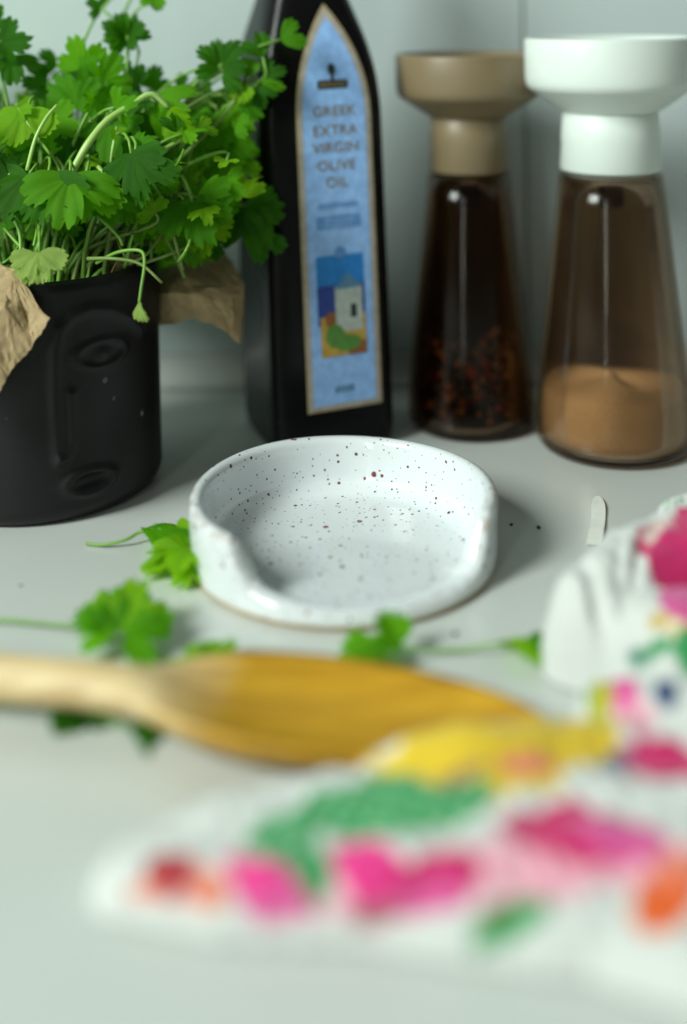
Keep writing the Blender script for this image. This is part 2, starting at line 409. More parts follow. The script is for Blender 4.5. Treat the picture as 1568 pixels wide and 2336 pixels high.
def mill(x, y, label_, m_lid, m_glass, rB, rG, zG, rN0, rN1, zN0, zN1, rL, zS, zT, group):
    t = thing('spice_mill', (x, y, 0), label_, 'spice mill', group)
    pr = [(rB * .80, .0008), (rB * .93, .0010), (rB * .985, .004), (rB, .010), (rB * .985, .020)]
    for q in np.linspace(.12, 1, 8): pr.append((rB * .985 + (rG - rB * .985) * q, .020 + (zG - .020) * q))
    inner = [(r - .0022, max(z, .0035) if i > 1 else .0045) for i, (r, z) in enumerate(pr)]
    V, F = lathe(pr + inner[::-1], 72, False, False); n = len(pr) * 2
    F.append(tuple(range(71, -1, -1))); F.append(tuple(range((n - 1) * 72, n * 72)))
    link('glass_jar', mesh('glass_jar', V, F), m_glass, t)
    V, F = lathe([(rN0 - .004, zN0 - .004), (rN0 - .004, zN0 + .0006), (rN0 - .0006, zN0 + .0006), (rN0, zN0 + .0014), (rN0 - (rN0 - rN1) * .5, (zN0 + zN1) / 2),
                  ((rN0 + rN1) / 2 + .0003, (zN0 + zN1) / 2 + .0012), (rN1 + .0002, zN1 - .0006), (rN1 - .0004, zN1)], 72)
    link('collar', mesh('collar', V, F), m_lid, t)
    pl = [(rN1 - .001, zN1 - .0004), (rN1 + .0002, zN1 + .0003)]
    for q in np.linspace(.1, 1, 8): pl.append((rN1 + (rL - .0012 - rN1) * q, zN1 + (zS - .004 - zN1) * q ** 1.08))
    pl += [(rL - .0003, zS - .0012), (rL, zS + .002), (rL, zT - .0016), (rL - .0005, zT - .0004), (rL - .0014, zT), (rL - .0026, zT - .0004), (rL - .003, zT - .003), (.001, zT - .0036)]
    V, F = lathe(pl, 72)
    link('lid', mesh('lid', V, F), m_lid, t)
    Vt, Ft = tube([(0, 0, zN0 + .003), (0, 0, zN0 - .018)], .0065, 16)
    link('grinder', mesh('grinder', Vt, Ft), noisy('grinder_black', (0.02, 0.018, 0.016), (0.035, 0.03, 0.026), 90, 0.5), t)
    return t
G_M = 'spice mills by the wall'
m_taupe = noisy('taupe_plastic', (0.195, 0.143, 0.076), (0.21, 0.157, 0.086), 30, 0.42, 0.03, 400, 0.5)
m_mint = noisy('white_plastic', (0.68, 0.745, 0.69), (0.71, 0.77, 0.715), 30, 0.42, 0.03, 400, 0.5)
g1 = glass_mat('smoky_brown_glass', (0.58, 0.46, 0.35)); g2 = glass_mat('smoky_glass', (0.745, 0.645, 0.55))
mA = mill(.0694, .1510, 'spice mill with taupe lid holding mixed peppercorns, right of the black bottle', m_taupe, g1, .0340, .0217, .1332, .0212, .0201, .1345, .1641, .0386, .1792, .1978, G_M)
mB = mill(.1379, .1180, 'spice mill with white lid holding brown sugar, rightmost by the wall', m_mint, g2, .0394, .0258, .1372, .0254, .0236, .1387, .1687, .0427, .1855, .2064, G_M)
# contents
def pepper():
    V, F, C = [], [], []
    bm = bmesh.new(); bmesh.ops.create_icosphere(bm, subdivisions=1, radius=1)
    bv = np.array([v.co[:] for v in bm.verts]); bf = [[v.index for v in f.verts] for f in bm.faces]; bm.free()
    pal = [(0.30, 0.14, 0.05), (0.42, 0.22, 0.09), (0.38, 0.06, 0.03), (0.03, 0.025, 0.02), (0.05, 0.04, 0.035), (0.45, 0.32, 0.16), (0.10, 0.12, 0.10)]
    for k in range(620):
        z = random.uniform(.0075, .050); rmax = .0288 - (z - .0075) * .125 - .0005
        r = rmax * math.sqrt(random.uniform(.25, 1)); a = random.uniform(0, 2 * math.pi)
        if z > .043 + .006 * math.cos(a * 2): continue
        rad = random.uniform(.0018, .0031); s = np.array([rad, rad, rad]) * rng.uniform(.75, 1.15, 3)
        b0 = len(V); pts = bv * s * (1 + rng.normal(0, .06, (len(bv), 1))) + np.array([r * math.cos(a), r * math.sin(a), z])
        V += [tuple(q) for q in pts]; F += [tuple(i + b0 for i in f) for f in bf]; c = random.choice(pal); C += [tuple(min(1, v * 1.15) for v in c) + (1,)] * len(bv)
    me = mesh('peppercorns', V, F); ca = me.color_attributes.new('col', 'FLOAT_COLOR', 'POINT'); ca.data.foreach_set('color', np.array(C).ravel()); return me
def attr_mat(name, rough, spec=0.4, bump=0.0, bscale=200, sheen=0.0):
    m, nt, p = mat(name); a = N(nt, 'ShaderNodeAttribute', attribute_name='col'); L(nt, a.outputs['Color'], p.inputs['Base Color'])
    p.inputs['Roughness'].default_value = rough; p.inputs['Specular IOR Level'].default_value = spec
    p.inputs['Sheen Weight'].default_value = sheen
    if bump:
        tc = N(nt, 'ShaderNodeTexCoord'); nz = N(nt, 'ShaderNodeTexNoise', Scale=bscale, Detail=3); L(nt, tc.outputs['Object'], nz.inputs['Vector'])
        b = N(nt, 'ShaderNodeBump', Strength=bump, Distance=0.0005); L(nt, nz.outputs['Fac'], b.inputs['Height']); L(nt, b.outputs['Normal'], p.inputs['Normal'])
    return m
pc = link('peppercorns', pepper(), attr_mat('peppercorn_mix', 0.55)); pc.location = mA.location
tag(pc, 'mixed brown, red and black peppercorns inside the taupe-lidded mill', 'peppercorns', kind='stuff')
pr = [(.0320, .0050), (.0362, .0056), (.0365, .012), (.0361, .020), (.0354, .0285), (.0342, .0302), (.025, .0322), (.016, .0338), (.008, .0347), (.0015, .0350)]
V, F = lathe(pr, 64)
V = [(x * (1 + .0), y, z + (0.0016 * math.sin(3 * math.atan2(y, x) + 1) * (z > .025))) for x, y, z in V]
sg = link('brown_sugar', mesh('brown_sugar', V, F), noisy('sugar_grains', (0.92, 0.80, 0.56), (0.98, 0.92, 0.72), 900, 0.8, 0.7, 1400, 0.3)); sg.location = mB.location
tag(sg, 'heap of brown sugar at the bottom of the white-lidded mill', 'brown sugar', kind='stuff')

# ------------------------------------------------------------ black face pot
PX, PY, PR, PH = -0.144, 0.081, 0.0572, 0.105
def cyl(px, py):
    d = ray(px, py); ox, oy = CAM.x - PX, CAM.y - PY
    a = d.x**2 + d.y**2; b_ = 2 * (ox * d.x + oy * d.y); c_ = ox**2 + oy**2 - PR**2
    q = b_ * b_ - 4 * a * c_
    t = (-b_ - math.sqrt(max(q, 0))) / (2 * a); p_ = CAM + d * t
    th = math.atan2(p_.y - PY, p_.x - PX); return ((th + math.pi / 2) * PR, p_.z)
def seg_d(S, Z, pts):
    best = np.full(S.shape, 9.0)
    for (x0, y0), (x1, y1) in zip(pts[:-1], pts[1:]):
        dx, dy = x1 - x0, y1 - y0; t = np.clip(((S - x0) * dx + (Z - y0) * dy) / (dx * dx + dy * dy + 1e-12), 0, 1)
        best = np.minimum(best, np.hypot(S - x0 - t * dx, Z - y0 - t * dy))
    return best
def pot_mesh():
    nt_, nz_ = 420, 150
    th = np.linspace(-math.pi, math.pi, nt_, endpoint=False) - math.pi / 2
    zs_ = np.concatenate([[0.0, .0006, .002, .0045], np.linspace(.007, PH - .004, nz_), [PH - .0025, PH - .0012, PH - .0004, PH]])
    rr_ = np.full(len(zs_), PR); rr_[0] = PR - .007; rr_[1] = PR - .0048; rr_[2] = PR - .0025; rr_[3] = PR - .0009
    rr_[-4:] = [PR - .0003, PR - .0010, PR - .0022, PR - .0038]
    rr_ = rr_ - 0.0012 * (zs_ / PH)
    T, Z = np.meshgrid(th, zs_); S = (T + math.pi / 2) * PR
    B = np.repeat(rr_[:, None], nt_, 1)
    brow = [cyl(*q) for q in ((136, 1050), (130, 960), (126, 870), (128, 800), (140, 752), (168, 722), (210, 706), (256, 706), (300, 724), (326, 750))]
    dn = seg_d(S, Z, brow)
    B += 0.0013 * np.exp(-(dn / .0028) ** 2)
    nose2 = [cyl(*q) for q in ((138, 1050), (156, 1044), (168, 1010), (164, 900))]
    B += 0.0013 * np.exp(-(seg_d(S, Z, nose2) / .0022) ** 2)
    e0 = cyl(236, 806); ev = np.hypot((S - e0[0]) / .0125, (Z - e0[1]) / .0058)
    B += 0.0011 * np.exp(-((ev - 1) / .24) ** 2) + 0.0012 * np.exp(-(np.hypot(S - e0[0], Z - e0[1]) / .0034) ** 2)
    m0 = cyl(208, 1098); mv = np.hypot((S - m0[0]) / .0105, (Z - m0[1]) / .0050)
    B += 0.0018 * np.exp(-((mv - 1) / .32) ** 2) - 0.0016 * np.exp(-(mv / .55) ** 2)
    fade = np.clip(np.minimum(Z / .012, 1), 0, 1)
    V = np.stack([B * np.cos(T), B * np.sin(T), Z], -1).reshape(-1, 3).tolist()
    rim = [(PR - .0058, PH), (PR - .0072, PH - .001), (PR - .0078, PH - .004), (PR - .008, PH - .02)]
    for r, z in rim:
        for t in th: V.append((r * math.cos(t), r * math.sin(t), z))
    nr = len(zs_) + len(rim); F = []
    for i in range(nr - 1):
        for k in range(nt_):
            k2 = (k + 1) % nt_; F.append((i * nt_ + k, i * nt_ + k2, (i + 1) * nt_ + k2, (i + 1) * nt_ + k))
    F.append(tuple(range(nt_ - 1, -1, -1))); F.append(tuple(range((nr - 1) * nt_, nr * nt_)))
    return mesh('pot_body', V, F)
m_pot, nt, p = mat('black_matte_glaze')
tc = N(nt, 'ShaderNodeTexCoord'); nz = N(nt, 'ShaderNodeTexNoise', Scale=30.0, Detail=5); L(nt, tc.outputs['Object'], nz.inputs['Vector'])
vo = N(nt, 'ShaderNodeTexVoronoi', Scale=95.0); L(nt, tc.outputs['Object'], vo.inputs['Vector'])
sp = N(nt, 'ShaderNodeSeparateColor'); L(nt, vo.outputs['Color'], sp.inputs[0])
fl = math_(nt, 'MULTIPLY', ramp(nt, vo.outputs['Distance'], [(0.11, 1.0), (0.19, 0.0)]), ramp(nt, sp.outputs[0], [(0.70, 0.0), (0.85, 1.0)]))
n3 = N(nt, 'ShaderNodeTexNoise', Scale=420.0, Detail=3); L(nt, tc.outputs['Object'], n3.inputs['Vector'])
fl = math_(nt, 'MULTIPLY', fl, ramp(nt, n3.outputs['Fac'], [(0.40, 0.0), (0.55, 1.0)]))
L(nt, mixc(nt, fl, mixc(nt, nz.outputs['Fac'], (0.0045, 0.0046, 0.005), (0.008, 0.0082, 0.009)), (0.22, 0.21, 0.18)), p.inputs['Base Color'])
p.inputs['Roughness'].default_value = 0.46; p.inputs['Specular IOR Level'].default_value = 0.32
n2 = N(nt, 'ShaderNodeTexNoise', Scale=260.0, Detail=4); L(nt, tc.outputs['Object'], n2.inputs['Vector'])
b = N(nt, 'ShaderNodeBump', Strength=0.25, Distance=0.0005); L(nt, n2.outputs['Fac'], b.inputs['Height']); L(nt, b.outputs['Normal'], p.inputs['Normal'])
pot = thing('plant_pot', (PX, PY, 0), 'black ceramic plant pot with a moulded face, left of the spoon rest', 'plant pot')
link('pot_body', pot_mesh(), m_pot, pot)
Vs, Fs = [], []
for i in range(9):
    for k in range(36):
        r = (PR - .0079) * (i + .02) / 8; a = 2 * math.pi * k / 36
        Vs.append((r * math.cos(a), r * math.sin(a), PH - .012 + random.uniform(-.002, .002)))
for i in range(8):
    for k in range(36): Fs.append((i * 36 + k, i * 36 + (k + 1) % 36, (i + 1) * 36 + (k + 1) % 36, (i + 1) * 36 + k))
link('soil', mesh('soil', Vs, Fs), noisy('dark_soil', (0.02, 0.014, 0.008), (0.05, 0.035, 0.02), 300, 0.95, 0.8, 500), pot)

# ------------------------------------------------------------ kraft paper round the plant
m_kraft = noisy('kraft_paper', (0.36, 0.26, 0.135), (0.43, 0.315, 0.17), 120, 0.75, 0.25, 700, 0.3)
paper = thing('kraft_paper_wrap', (PX, PY, PH - .01), 'crumpled brown kraft paper wrapped round the herb inside the pot', 'paper wrap')
def crumple(name, quads, sub=2, amp=.0012, thick=.0003):
    """sheet of folded facets: list of (verts, faces) in place"""
    Vq, Fq = quads
    bm = bmesh.new(); vs = [bm.verts.new(Vector(v) - paper.location) for v in Vq]
    for f in Fq: bm.faces.new([vs[i] for i in f])
    bmesh.ops.triangulate(bm, faces=list(bm.faces))
    for s_ in range(sub):
        bmesh.ops.subdivide_edges(bm, edges=list(bm.edges), cuts=1, use_grid_fill=True)
        for v in bm.verts:
            if not v.is_boundary or s_ > 0: v.co += Vector((random.gauss(0, 1), random.gauss(0, 1), random.gauss(0, 1))) * amp / (s_ + 1)
    bmesh.ops.triangulate(bm, faces=list(bm.faces))
    me = bpy.data.meshes.new(name); bm.to_mesh(me); bm.free()
    o = link(name, me, m_kraft, paper, False)
    sm = o.modifiers.new('thickness', 'SOLIDIFY'); sm.thickness = thick
    return o
A = at_y
crumple('paper_flap', ([A(-120, 560, .036), A(-20, 600, .030), A(42, 618, .026), A(112, 728, .012), A(70, 795, .010), A(22, 850, .008), A(-6, 905, .004),
         A(-60, 960, .004), A(-150, 900, .006), A(10, 700, .010), A(-70, 760, .006), A(60, 700, .016), A(20, 640, .022), A(-140, 680, .02)],
        [(0, 1, 12, 13), (1, 2, 12), (2, 3, 11), (2, 11, 12), (12, 11, 9), (11, 3, 4), (11, 4, 9), (9, 4, 5), (9, 5, 10), (10, 5, 6), (10, 6, 7), (10, 7, 8), (13, 10, 8), (13, 12, 9), (13, 9, 10)]), 3, .0006)
crumple('paper_flap', ([A(330, 655, .098), A(372, 612, .112), A(440, 588, .118), A(515, 580, .116), A(535, 606, .110), A(556, 650, .106), A(548, 782, .094),
         A(500, 745, .088), A(440, 725, .090), A(366, 742, .098), A(372, 668, .086), A(440, 668, .080), A(530, 700, .092), A(432, 640, .092), A(520, 655, .096)],
        [(0, 1, 10), (1, 13, 10), (1, 2, 13), (2, 14, 13), (2, 3, 14), (3, 4, 14), (4, 5, 14), (14, 5, 12), (13, 14, 11), (13, 11, 10), (10, 11, 8), (10, 8, 9), (0, 10, 9), (11, 14, 12), (11, 12, 7), (11, 7, 8), (12, 5, 6), (12, 6, 7)]), 3, .0006)
ring = []
for k in range(48):
    a = 2 * math.pi * k / 48; j = 0.0006 * math.sin(k * 2.3) + .0004 * math.sin(k * 5.1)
    ring.append((PX + (PR - .0092 + j) * math.cos(a), PY + (PR - .0092 + j) * math.sin(a), PH - .015))
for k in range(48):
    a = 2 * math.pi * k / 48; j = 0.0008 * math.sin(k * 3.1 + 1)
    zt_ = PH + .004 + .002 * math.sin(k * 1.7) if not (R(215) < a < R(330)) else PH - .004
    ring.append((PX + (PR - .0088 + j) * math.cos(a), PY + (PR - .0088 + j) * math.sin(a), zt_))
crumple('paper_collar', (ring, [(k, (k + 1) % 48, 48 + (k + 1) % 48, 48 + k) for k in range(48)]), 1, .0004)

# ------------------------------------------------------------ coriander
def leaf_mat(name, c_lo, c_hi, vein, trans):
    m, nt, p = mat(name); out = nt.nodes['Material Output']
    uv = N(nt, 'ShaderNodeUVMap'); sx = N(nt, 'ShaderNodeSeparateXYZ'); L(nt, uv.outputs[0], sx.inputs[0])
    w = math_(nt, 'ABSOLUTE', math_(nt, 'SINE', math_(nt, 'MULTIPLY', sx.outputs['X'], 34.0)))
    vn = ramp(nt, w, [(0.0, 1.0), (0.16, 0.0)])
    oi = N(nt, 'ShaderNodeObjectInfo')
    tc = N(nt, 'ShaderNodeTexCoord'); nz = N(nt, 'ShaderNodeTexNoise', Scale=140.0, Detail=4); L(nt, tc.outputs['Object'], nz.inputs['Vector'])
    c = mixc(nt, oi.outputs['Random'], c_lo, c_hi)
    c = mixc(nt, math_(nt, 'MULTIPLY', nz.outputs['Fac'], 0.5), c, tuple(v * 0.62 for v in c_lo))
    c = mixc(nt, math_(nt, 'MULTIPLY', vn, 0.38), c, vein)
    L(nt, c, p.inputs['Base Color']); p.inputs['Roughness'].default_value = 0.5; p.inputs['Specular IOR Level'].default_value = 0.22
    b = N(nt, 'ShaderNodeBump', Strength=0.45, Distance=0.0005)
    L(nt, math_(nt, 'SUBTRACT', nz.outputs['Fac'], math_(nt, 'MULTIPLY', vn, 0.6)), b.inputs['Height']); L(nt, b.outputs['Normal'], p.inputs['Normal'])
    tl = N(nt, 'ShaderNodeBsdfTranslucent'); L(nt, mixc(nt, 0.5, c, tuple(min(1, v * 2.2) for v in c_hi)), tl.inputs[0])
    mx = N(nt, 'ShaderNodeMixShader'); mx.inputs[0].default_value = trans
    L(nt, p.outputs[0], mx.inputs[1]); L(nt, tl.outputs[0], mx.inputs[2]); L(nt, mx.outputs[0], out.inputs['Surface'])
    return m
M_GREEN = leaf_mat('coriander_leaf_green', (0.065, 0.265, 0.002), (0.16, 0.45, 0.003), (0.15, 0.40, 0.02), 0.5)
M_DARK = leaf_mat('coriander_leaf_dark', (0.020, 0.115, 0.001), (0.052, 0.215, 0.002), (0.07, 0.24, 0.01), 0.45)
M_LIGHT = leaf_mat('coriander_leaf_light', (0.17, 0.42, 0.004), (0.24, 0.50, 0.008), (0.28, 0.54, 0.05), 0.5)
M_PALE = leaf_mat('coriander_leaf_pale', (0.26, 0.40, 0.08), (0.32, 0.46, 0.10), (0.18, 0.32, 0.07), 0.35)
M_STEM = noisy('coriander_stem', (0.13, 0.30, 0.03), (0.20, 0.40, 0.06), 60, 0.4, 0.1, 300, 0.4)
M_STEM2 = noisy('coriander_stem_old', (0.10, 0.20, 0.03), (0.20, 0.26, 0.07), 60, 0.45, 0.1, 300, 0.4)

def leaf_mesh(seed, lobes=3, spread=60, cut=0.50, teeth=5, droop=0.25, cup=0.15, half=112):
    """unit leaf: base at the origin, tip towards +Y, length about 1"""
    rs = np.random.default_rng(seed); na, nr = 110, 6
    ph = np.radians(np.linspace(-half, half, na + 1))
    cen = np.radians(np.linspace(-spread, spread, lobes)) if lobes > 1 else np.array([0.0])
    cen = cen + rs.normal(0, .06, len(cen)); wd = np.radians(spread / (lobes - 1) * 1.0 if lobes > 1 else half * .8)
    amp = np.array([1.0 if abs(c) < .2 else 0.86 + rs.uniform(-.08, .08) for c in cen])
    d = np.abs(ph[:, None] - cen[None, :]) / wd
    lob = (amp[None, :] * np.exp(-(d ** 4.2) * 1.0)).max(1)
    near = np.abs(ph[:, None] - cen[None, :]).argmin(1); loc = (ph - cen[near]) / wd
    tooth = np.abs(np.sin(loc * math.pi * teeth / 2 + rs.uniform(-.3, .3))) ** 0.75
    t2 = np.abs(np.sin(loc * math.pi * teeth * 1.02 + rs.uniform(-.4, .4))) ** 0.8
    r = (1 - cut) * .9 + cut * lob - (0.15 * (1 - tooth) + 0.06 * (1 - t2)) * lob + 0.012 * rs.normal(0, 1, len(ph))
    r *= np.clip((np.radians(half) - np.abs(ph)) / .28, 0, 1) ** .45
    V, UV = [(0, 0, 0)], [(0, 0)]
    w1, w2 = rs.uniform(0, 6.28, 2)
    qs = (.22, .45, .66, .82, .92, 1.0)
    sm = np.convolve(np.pad(r, 6, mode='edge'), np.ones(13) / 13, 'valid') * .96
    for i in range(1, nr + 1):
        q = qs[i - 1]
        for j, a in enumerate(ph):
            bl = q ** 3; rad = q * min(r[j] * bl + sm[j] * (1 - bl), r[j] / max(q, .75) if q > .75 else 9)
            if i == nr: rad = r[j]
            x, y = rad * math.sin(a), rad * math.cos(a)
            fold = 0.13 * abs(loc[j]) * rad
            z = -droop * rad * rad + cup * x * x + fold + 0.07 * rad * math.sin(3.1 * a + w1) + 0.05 * math.sin(8 * rad + w2) * rad + 0.03 * rad * rad * math.sin(17 * a + w2)
            V.append((x, y, z)); UV.append((a, rad))
    F = []
    for j in range(na): F.append((0, 1 + j + 1, 1 + j))
    for i in range(nr - 1):
        for j in range(na):
            a = 1 + i * (na + 1) + j; F.append((a, a + 1, a + na + 2, a + na + 1))
    me = mesh('leaf', V, F); uvl = me.uv_layers.new(name='UVMap')
    for lp in me.loops: uvl.data[lp.index].uv = UV[lp.vertex_index]
    me.polygons.foreach_set('use_smooth', [True] * len(me.polygons))
    return me
SHAPES = [leaf_mesh(1, 3, 62, .58, 4), leaf_mesh(2, 3, 66, .66, 4, .35, .1), leaf_mesh(3, 5, 88, .52, 3, .2, .3, 118), leaf_mesh(4, 3, 52, .45, 6, .5, -.25, 104),
          leaf_mesh(5, 3, 70, .72, 3, .1, .3), leaf_mesh(6, 1, 0, .25, 9, .3, .5, 62), leaf_mesh(7, 3, 60, .62, 5, .8, .2), leaf_mesh(8, 2, 30, .66, 4, .3, .2, 74),
          leaf_mesh(9, 3, 54, .40, 6, .18, .10, 100), leaf_mesh(10, 3, 58, .60, 3, .4, .25, 98)]
_leafdata = {}
def leaf_data(shape, m):
    k = (shape, m.name)
    if k not in _leafdata:
        me = SHAPES[shape].copy(); me.name = 'leaf'; me.materials.append(m); _leafdata[k] = me
    return _leafdata[k]
def leaf(parent, base, ydir, nrm, size, shape, m):
    o = bpy.data.objects.new('leaf', leaf_data(shape, m)); COL.objects.link(o); o.parent = parent
    y = Vector(ydir).normalized(); z = Vector(nrm); z = (z - y * z.dot(y)).normalized(); x = y.cross(z)
    M = Matrix((x, y, z)).transposed() * 1.0
    o.matrix_local = Matrix.Translation(Vector(base) - parent.location) @ M.to_4x4() @ Matrix.Diagonal((size, size, size, 1))
    return o
def stem(parent, pts, r0, r1, m=None, sides=7):
    n = len(pts); V, F = tube([Vector(q) - parent.location for q in pts], [r0 + (r1 - r0) * i / (n - 1) for i in range(n)], sides)
    return link('stem', mesh('stem', V, F), m or M_STEM, parent)

plant = thing('coriander_plant', (PX, PY, PH - .012), 'bushy fresh green coriander growing in the black face pot', 'herb plant')
def cam_axes(ang, tp, tr):
    a, t, r = R(ang), R(tp), R(tr)
    Y = CR * math.sin(a) + CU * math.cos(a); X = CR * math.cos(a) - CU * math.sin(a)
    Y2 = Y * math.cos(t) + CB * math.sin(t); Z = CB * math.cos(t) - Y * math.sin(t)
    return Y2, Z * math.cos(r) + X * math.sin(r)
def soil_point(px):
    return Vector((PX + max(-.035, min(.035, (px - 150) / 400 * .035)) + random.uniform(-.008, .008), PY + random.uniform(-.025, .025), PH - .014))
def hero(px, py, y, size_px, ang, tp, tr, shape, m, st=True, mid=None, sr=.0009):
    """leaf whose base sits at photo point (px, py) at room depth y; its stem runs down to the soil"""
    y = min(y, 0.094 if px > 480 else 0.125)
    b = at_y(px, py, y); s = size_px * (.80 if py < 395 else .92) * depth(b) / FPX
    Y, Z = cam_axes(ang, tp, tr); leaf(plant, b, Y, Z, s, shape, m)
    if st:
        q = soil_point(px) if mid is None else mid
        h = (b - q).length
        pts = bez(q, q + Vector((random.uniform(-.006, .006), random.uniform(-.006, .006), h * .5)), b - Y * h * .30 + Vector((0, 0, .004)), b, 12)
        stem(plant, pts, sr * 1.25, sr * .75, random.choice((M_STEM, M_STEM, M_STEM2)))
M_BRIGHT = noisy('coriander_stem_bright', (0.30, 0.50, 0.10), (0.38, 0.58, 0.16), 60, 0.35, 0.05, 300, 0.5)
def pstem(pl, r0, r1, m=M_STEM):
    P_ = [at_y(*q) for q in pl]; pts = []
    for i in range(len(P_) - 1):
        a, b_ = P_[i], P_[i + 1]; pa = P_[i - 1] if i else a - (b_ - a); nb = P_[i + 2] if i + 2 < len(P_) else b_ + (b_ - a)
        for j in range(6):
            t = j / 6; pts.append(0.5 * ((2 * a) + (b_ - pa) * t + (2 * pa - 5 * a + 4 * b_ - nb) * t * t + (3 * a - pa - 3 * b_ + nb) * t**3))
    pts.append(P_[-1]); return stem(plant, pts, r0, r1, m)
G, D_, LT, PA = M_GREEN, M_DARK, M_LIGHT, M_PALE
HER = [
 # top of the plant
 (290, 85, .10, 80, -8, 48, 0, 2, D_), (286, 80, .10, 82, -80, 52, 10, 0, D_), (294, 80, .10, 74, 78, 50, -10, 0, D_),
 (232, 20, .11, 52, -60, 30, 0, 4, D_), (352, -8, .11, 60, 150, 25, 0, 4, G), (340, 0, .11, 60, 60, 30, 10, 0, D_),
 (-15, 60, .09, 70, 20, 30, 20, 4, D_), (-10, 105, .09, 66, 60, 30, 0, 4, D_),
 (5, 95, .085, 95, 105, 20, 30, 1, D_), (25, 130, .09, 100, 160, 20, -20, 0, D_),
 (105, 195, .10, 90, -50, 40, 30, 7, D_), (150, 165, .105, 85, 120, 40, -30, 5, D_), (130, 150, .11, 70, -80, 45, 0, 7, D_),
 (75, 210, .10, 75, 150, 30, 20, 7, D_),
 (200, 245, .085, 150, 8, 15, 10, 0, G), (230, 190, .09, 110, 40, 40, 20, 0, G), (190, 150, .09, 95, -20, 38, -10, 1, G),
 (300, 190, .10, 80, 70, 45, 0, 4, D_), (345, 200, .11, 75, 20, 50, 0, 0, D_), (410, 215, .11, 75, 55, 45, 0, 7, D_),
 # right upper spray towards the bottle
 (500, 150, .115, 85, -55, 35, 10, 0, D_), (505, 150, .115, 95, 40, 30, -10, 0, D_), (510, 165, .115, 85, 120, 25, 10, 7, D_),
 (600, 130, .112, 90, -25, 20, 20, 7, D_), (640, 90, .108, 85, 75, 15, 10, 7, G), (605, 175, .112, 70, 45, 15, 0, 7, D_),
 (595, 185, .110, 80, 85, 10, -20, 7, G), (590, 195, .110, 75, 150, 5, 10, 7, D_), (560, 175, .112, 70, 10, 10, 0, 5, G),
 (560, 190, .114, 70, 195, 20, 0, 5, LT), (545, 225, .112, 95, 110, 12, 0, 7, G), (530, 240, .112, 100, 150, 15, 0, 1, G),
 (470, 250, .105, 100, 80, 30, 10, 4, D_), (440, 250, .10, 90, 130, 30, -10, 0, G), (500, 270, .108, 95, 175, 15, 0, 1, G),
 # middle
 (60, 250, .060, 140, 190, 20, 10, 8, LT), (20, 280, .065, 120, 215, 15, -20, 0, G), (115, 275, .07, 100, 120, 20, 10, 1, G),
 (385, 248, .065, 110, 150, 10, 45, 5, LT), (360, 235, .075, 120, 130, 35, 20, 3, G), (300, 260, .075, 120, 160, 20, -30, 3, D_),
 (250, 285, .07, 130, 175, 20, 10, 4, G), (300, 320, .065, 90, 200, 15, 20, 1, G), (215, 330, .08, 110, 160, 30, 0, 4, D_),
 (520, 320, .10, 95, 120, 15, 0, 1, G), (500, 345, .095, 105, 60, 25, 0, 0, G), (440, 330, .09, 90, 150, 15, 10, 0, G), (410, 380, .085, 85, 140, 10, 0, 8, LT),
 (545, 360, .105, 75, 100, 10, 0, 7, G), (545, 370, .10, 85, 155, 8, 10, 7, LT), (460, 400, .09, 80, 60, 20, 0, 5, LT), (380, 350, .09, 95, 210, 20, 0, 0, G),
 # front hanging leaves
 (110, 400, .040, 150, 185, 18, 15, 8, D_), (65, 400, .042, 135, 212, 14, 10, 1, D_), (195, 405, .040, 140, 188, 16, -10, 8, G), (160, 400, .038, 150, 176, 22, -5, 0, G),
 (20, 400, .045, 130, 225, 15, 0, 0, D_), (-10, 360, .05, 120, 200, 15, 0, 1, D_),
 (310, 355, .045, 150, 183, 10, 40, 3, D_), (300, 350, .045, 140, 170, 12, 25, 1, D_), (245, 430, .055, 110, 170, 12, -10, 8, G), (275, 440, .06, 100, 150, 10, 0, 8, G),
 (420, 455, .065, 125, 140, 15, -10, 0, G), (440, 460, .063, 125, 165, 15, 10, 1, G), (450, 450, .064, 110, 110, 20, 20, 7, G), (400, 470, .065, 85, 200, 15, 0, 4, G),
 (90, 575, .022, 92, 172, 14, 8, 8, PA), (82, 578, .0225, 84, 192, 12, 12, 0, PA),
 (560, 470, .122, 100, 100, 10, 0, 7, D_), (560, 480, .122, 120, 155, 10, 0, 1, D_), (540, 470, .122, 110, 175, 10, 0, 7, D_), (600, 530, .122, 85, 165, 10, 0, 7, D_),
 (350, 500, .07, 80, 150, 10, 0, 4, LT), (380, 520, .075, 75, 190, 20, 20, 4, G), (330, 470, .07, 85, 100, 20, 0, 0, LT), (200, 500, .07, 80, 150, 10, 0, 0, D_),
 (440, 560, .085, 70, 100, 20, 0, 7, G), (500, 470, .09, 60, 60, 10, 0, 5, G),
]
for h in HER: hero(*h)
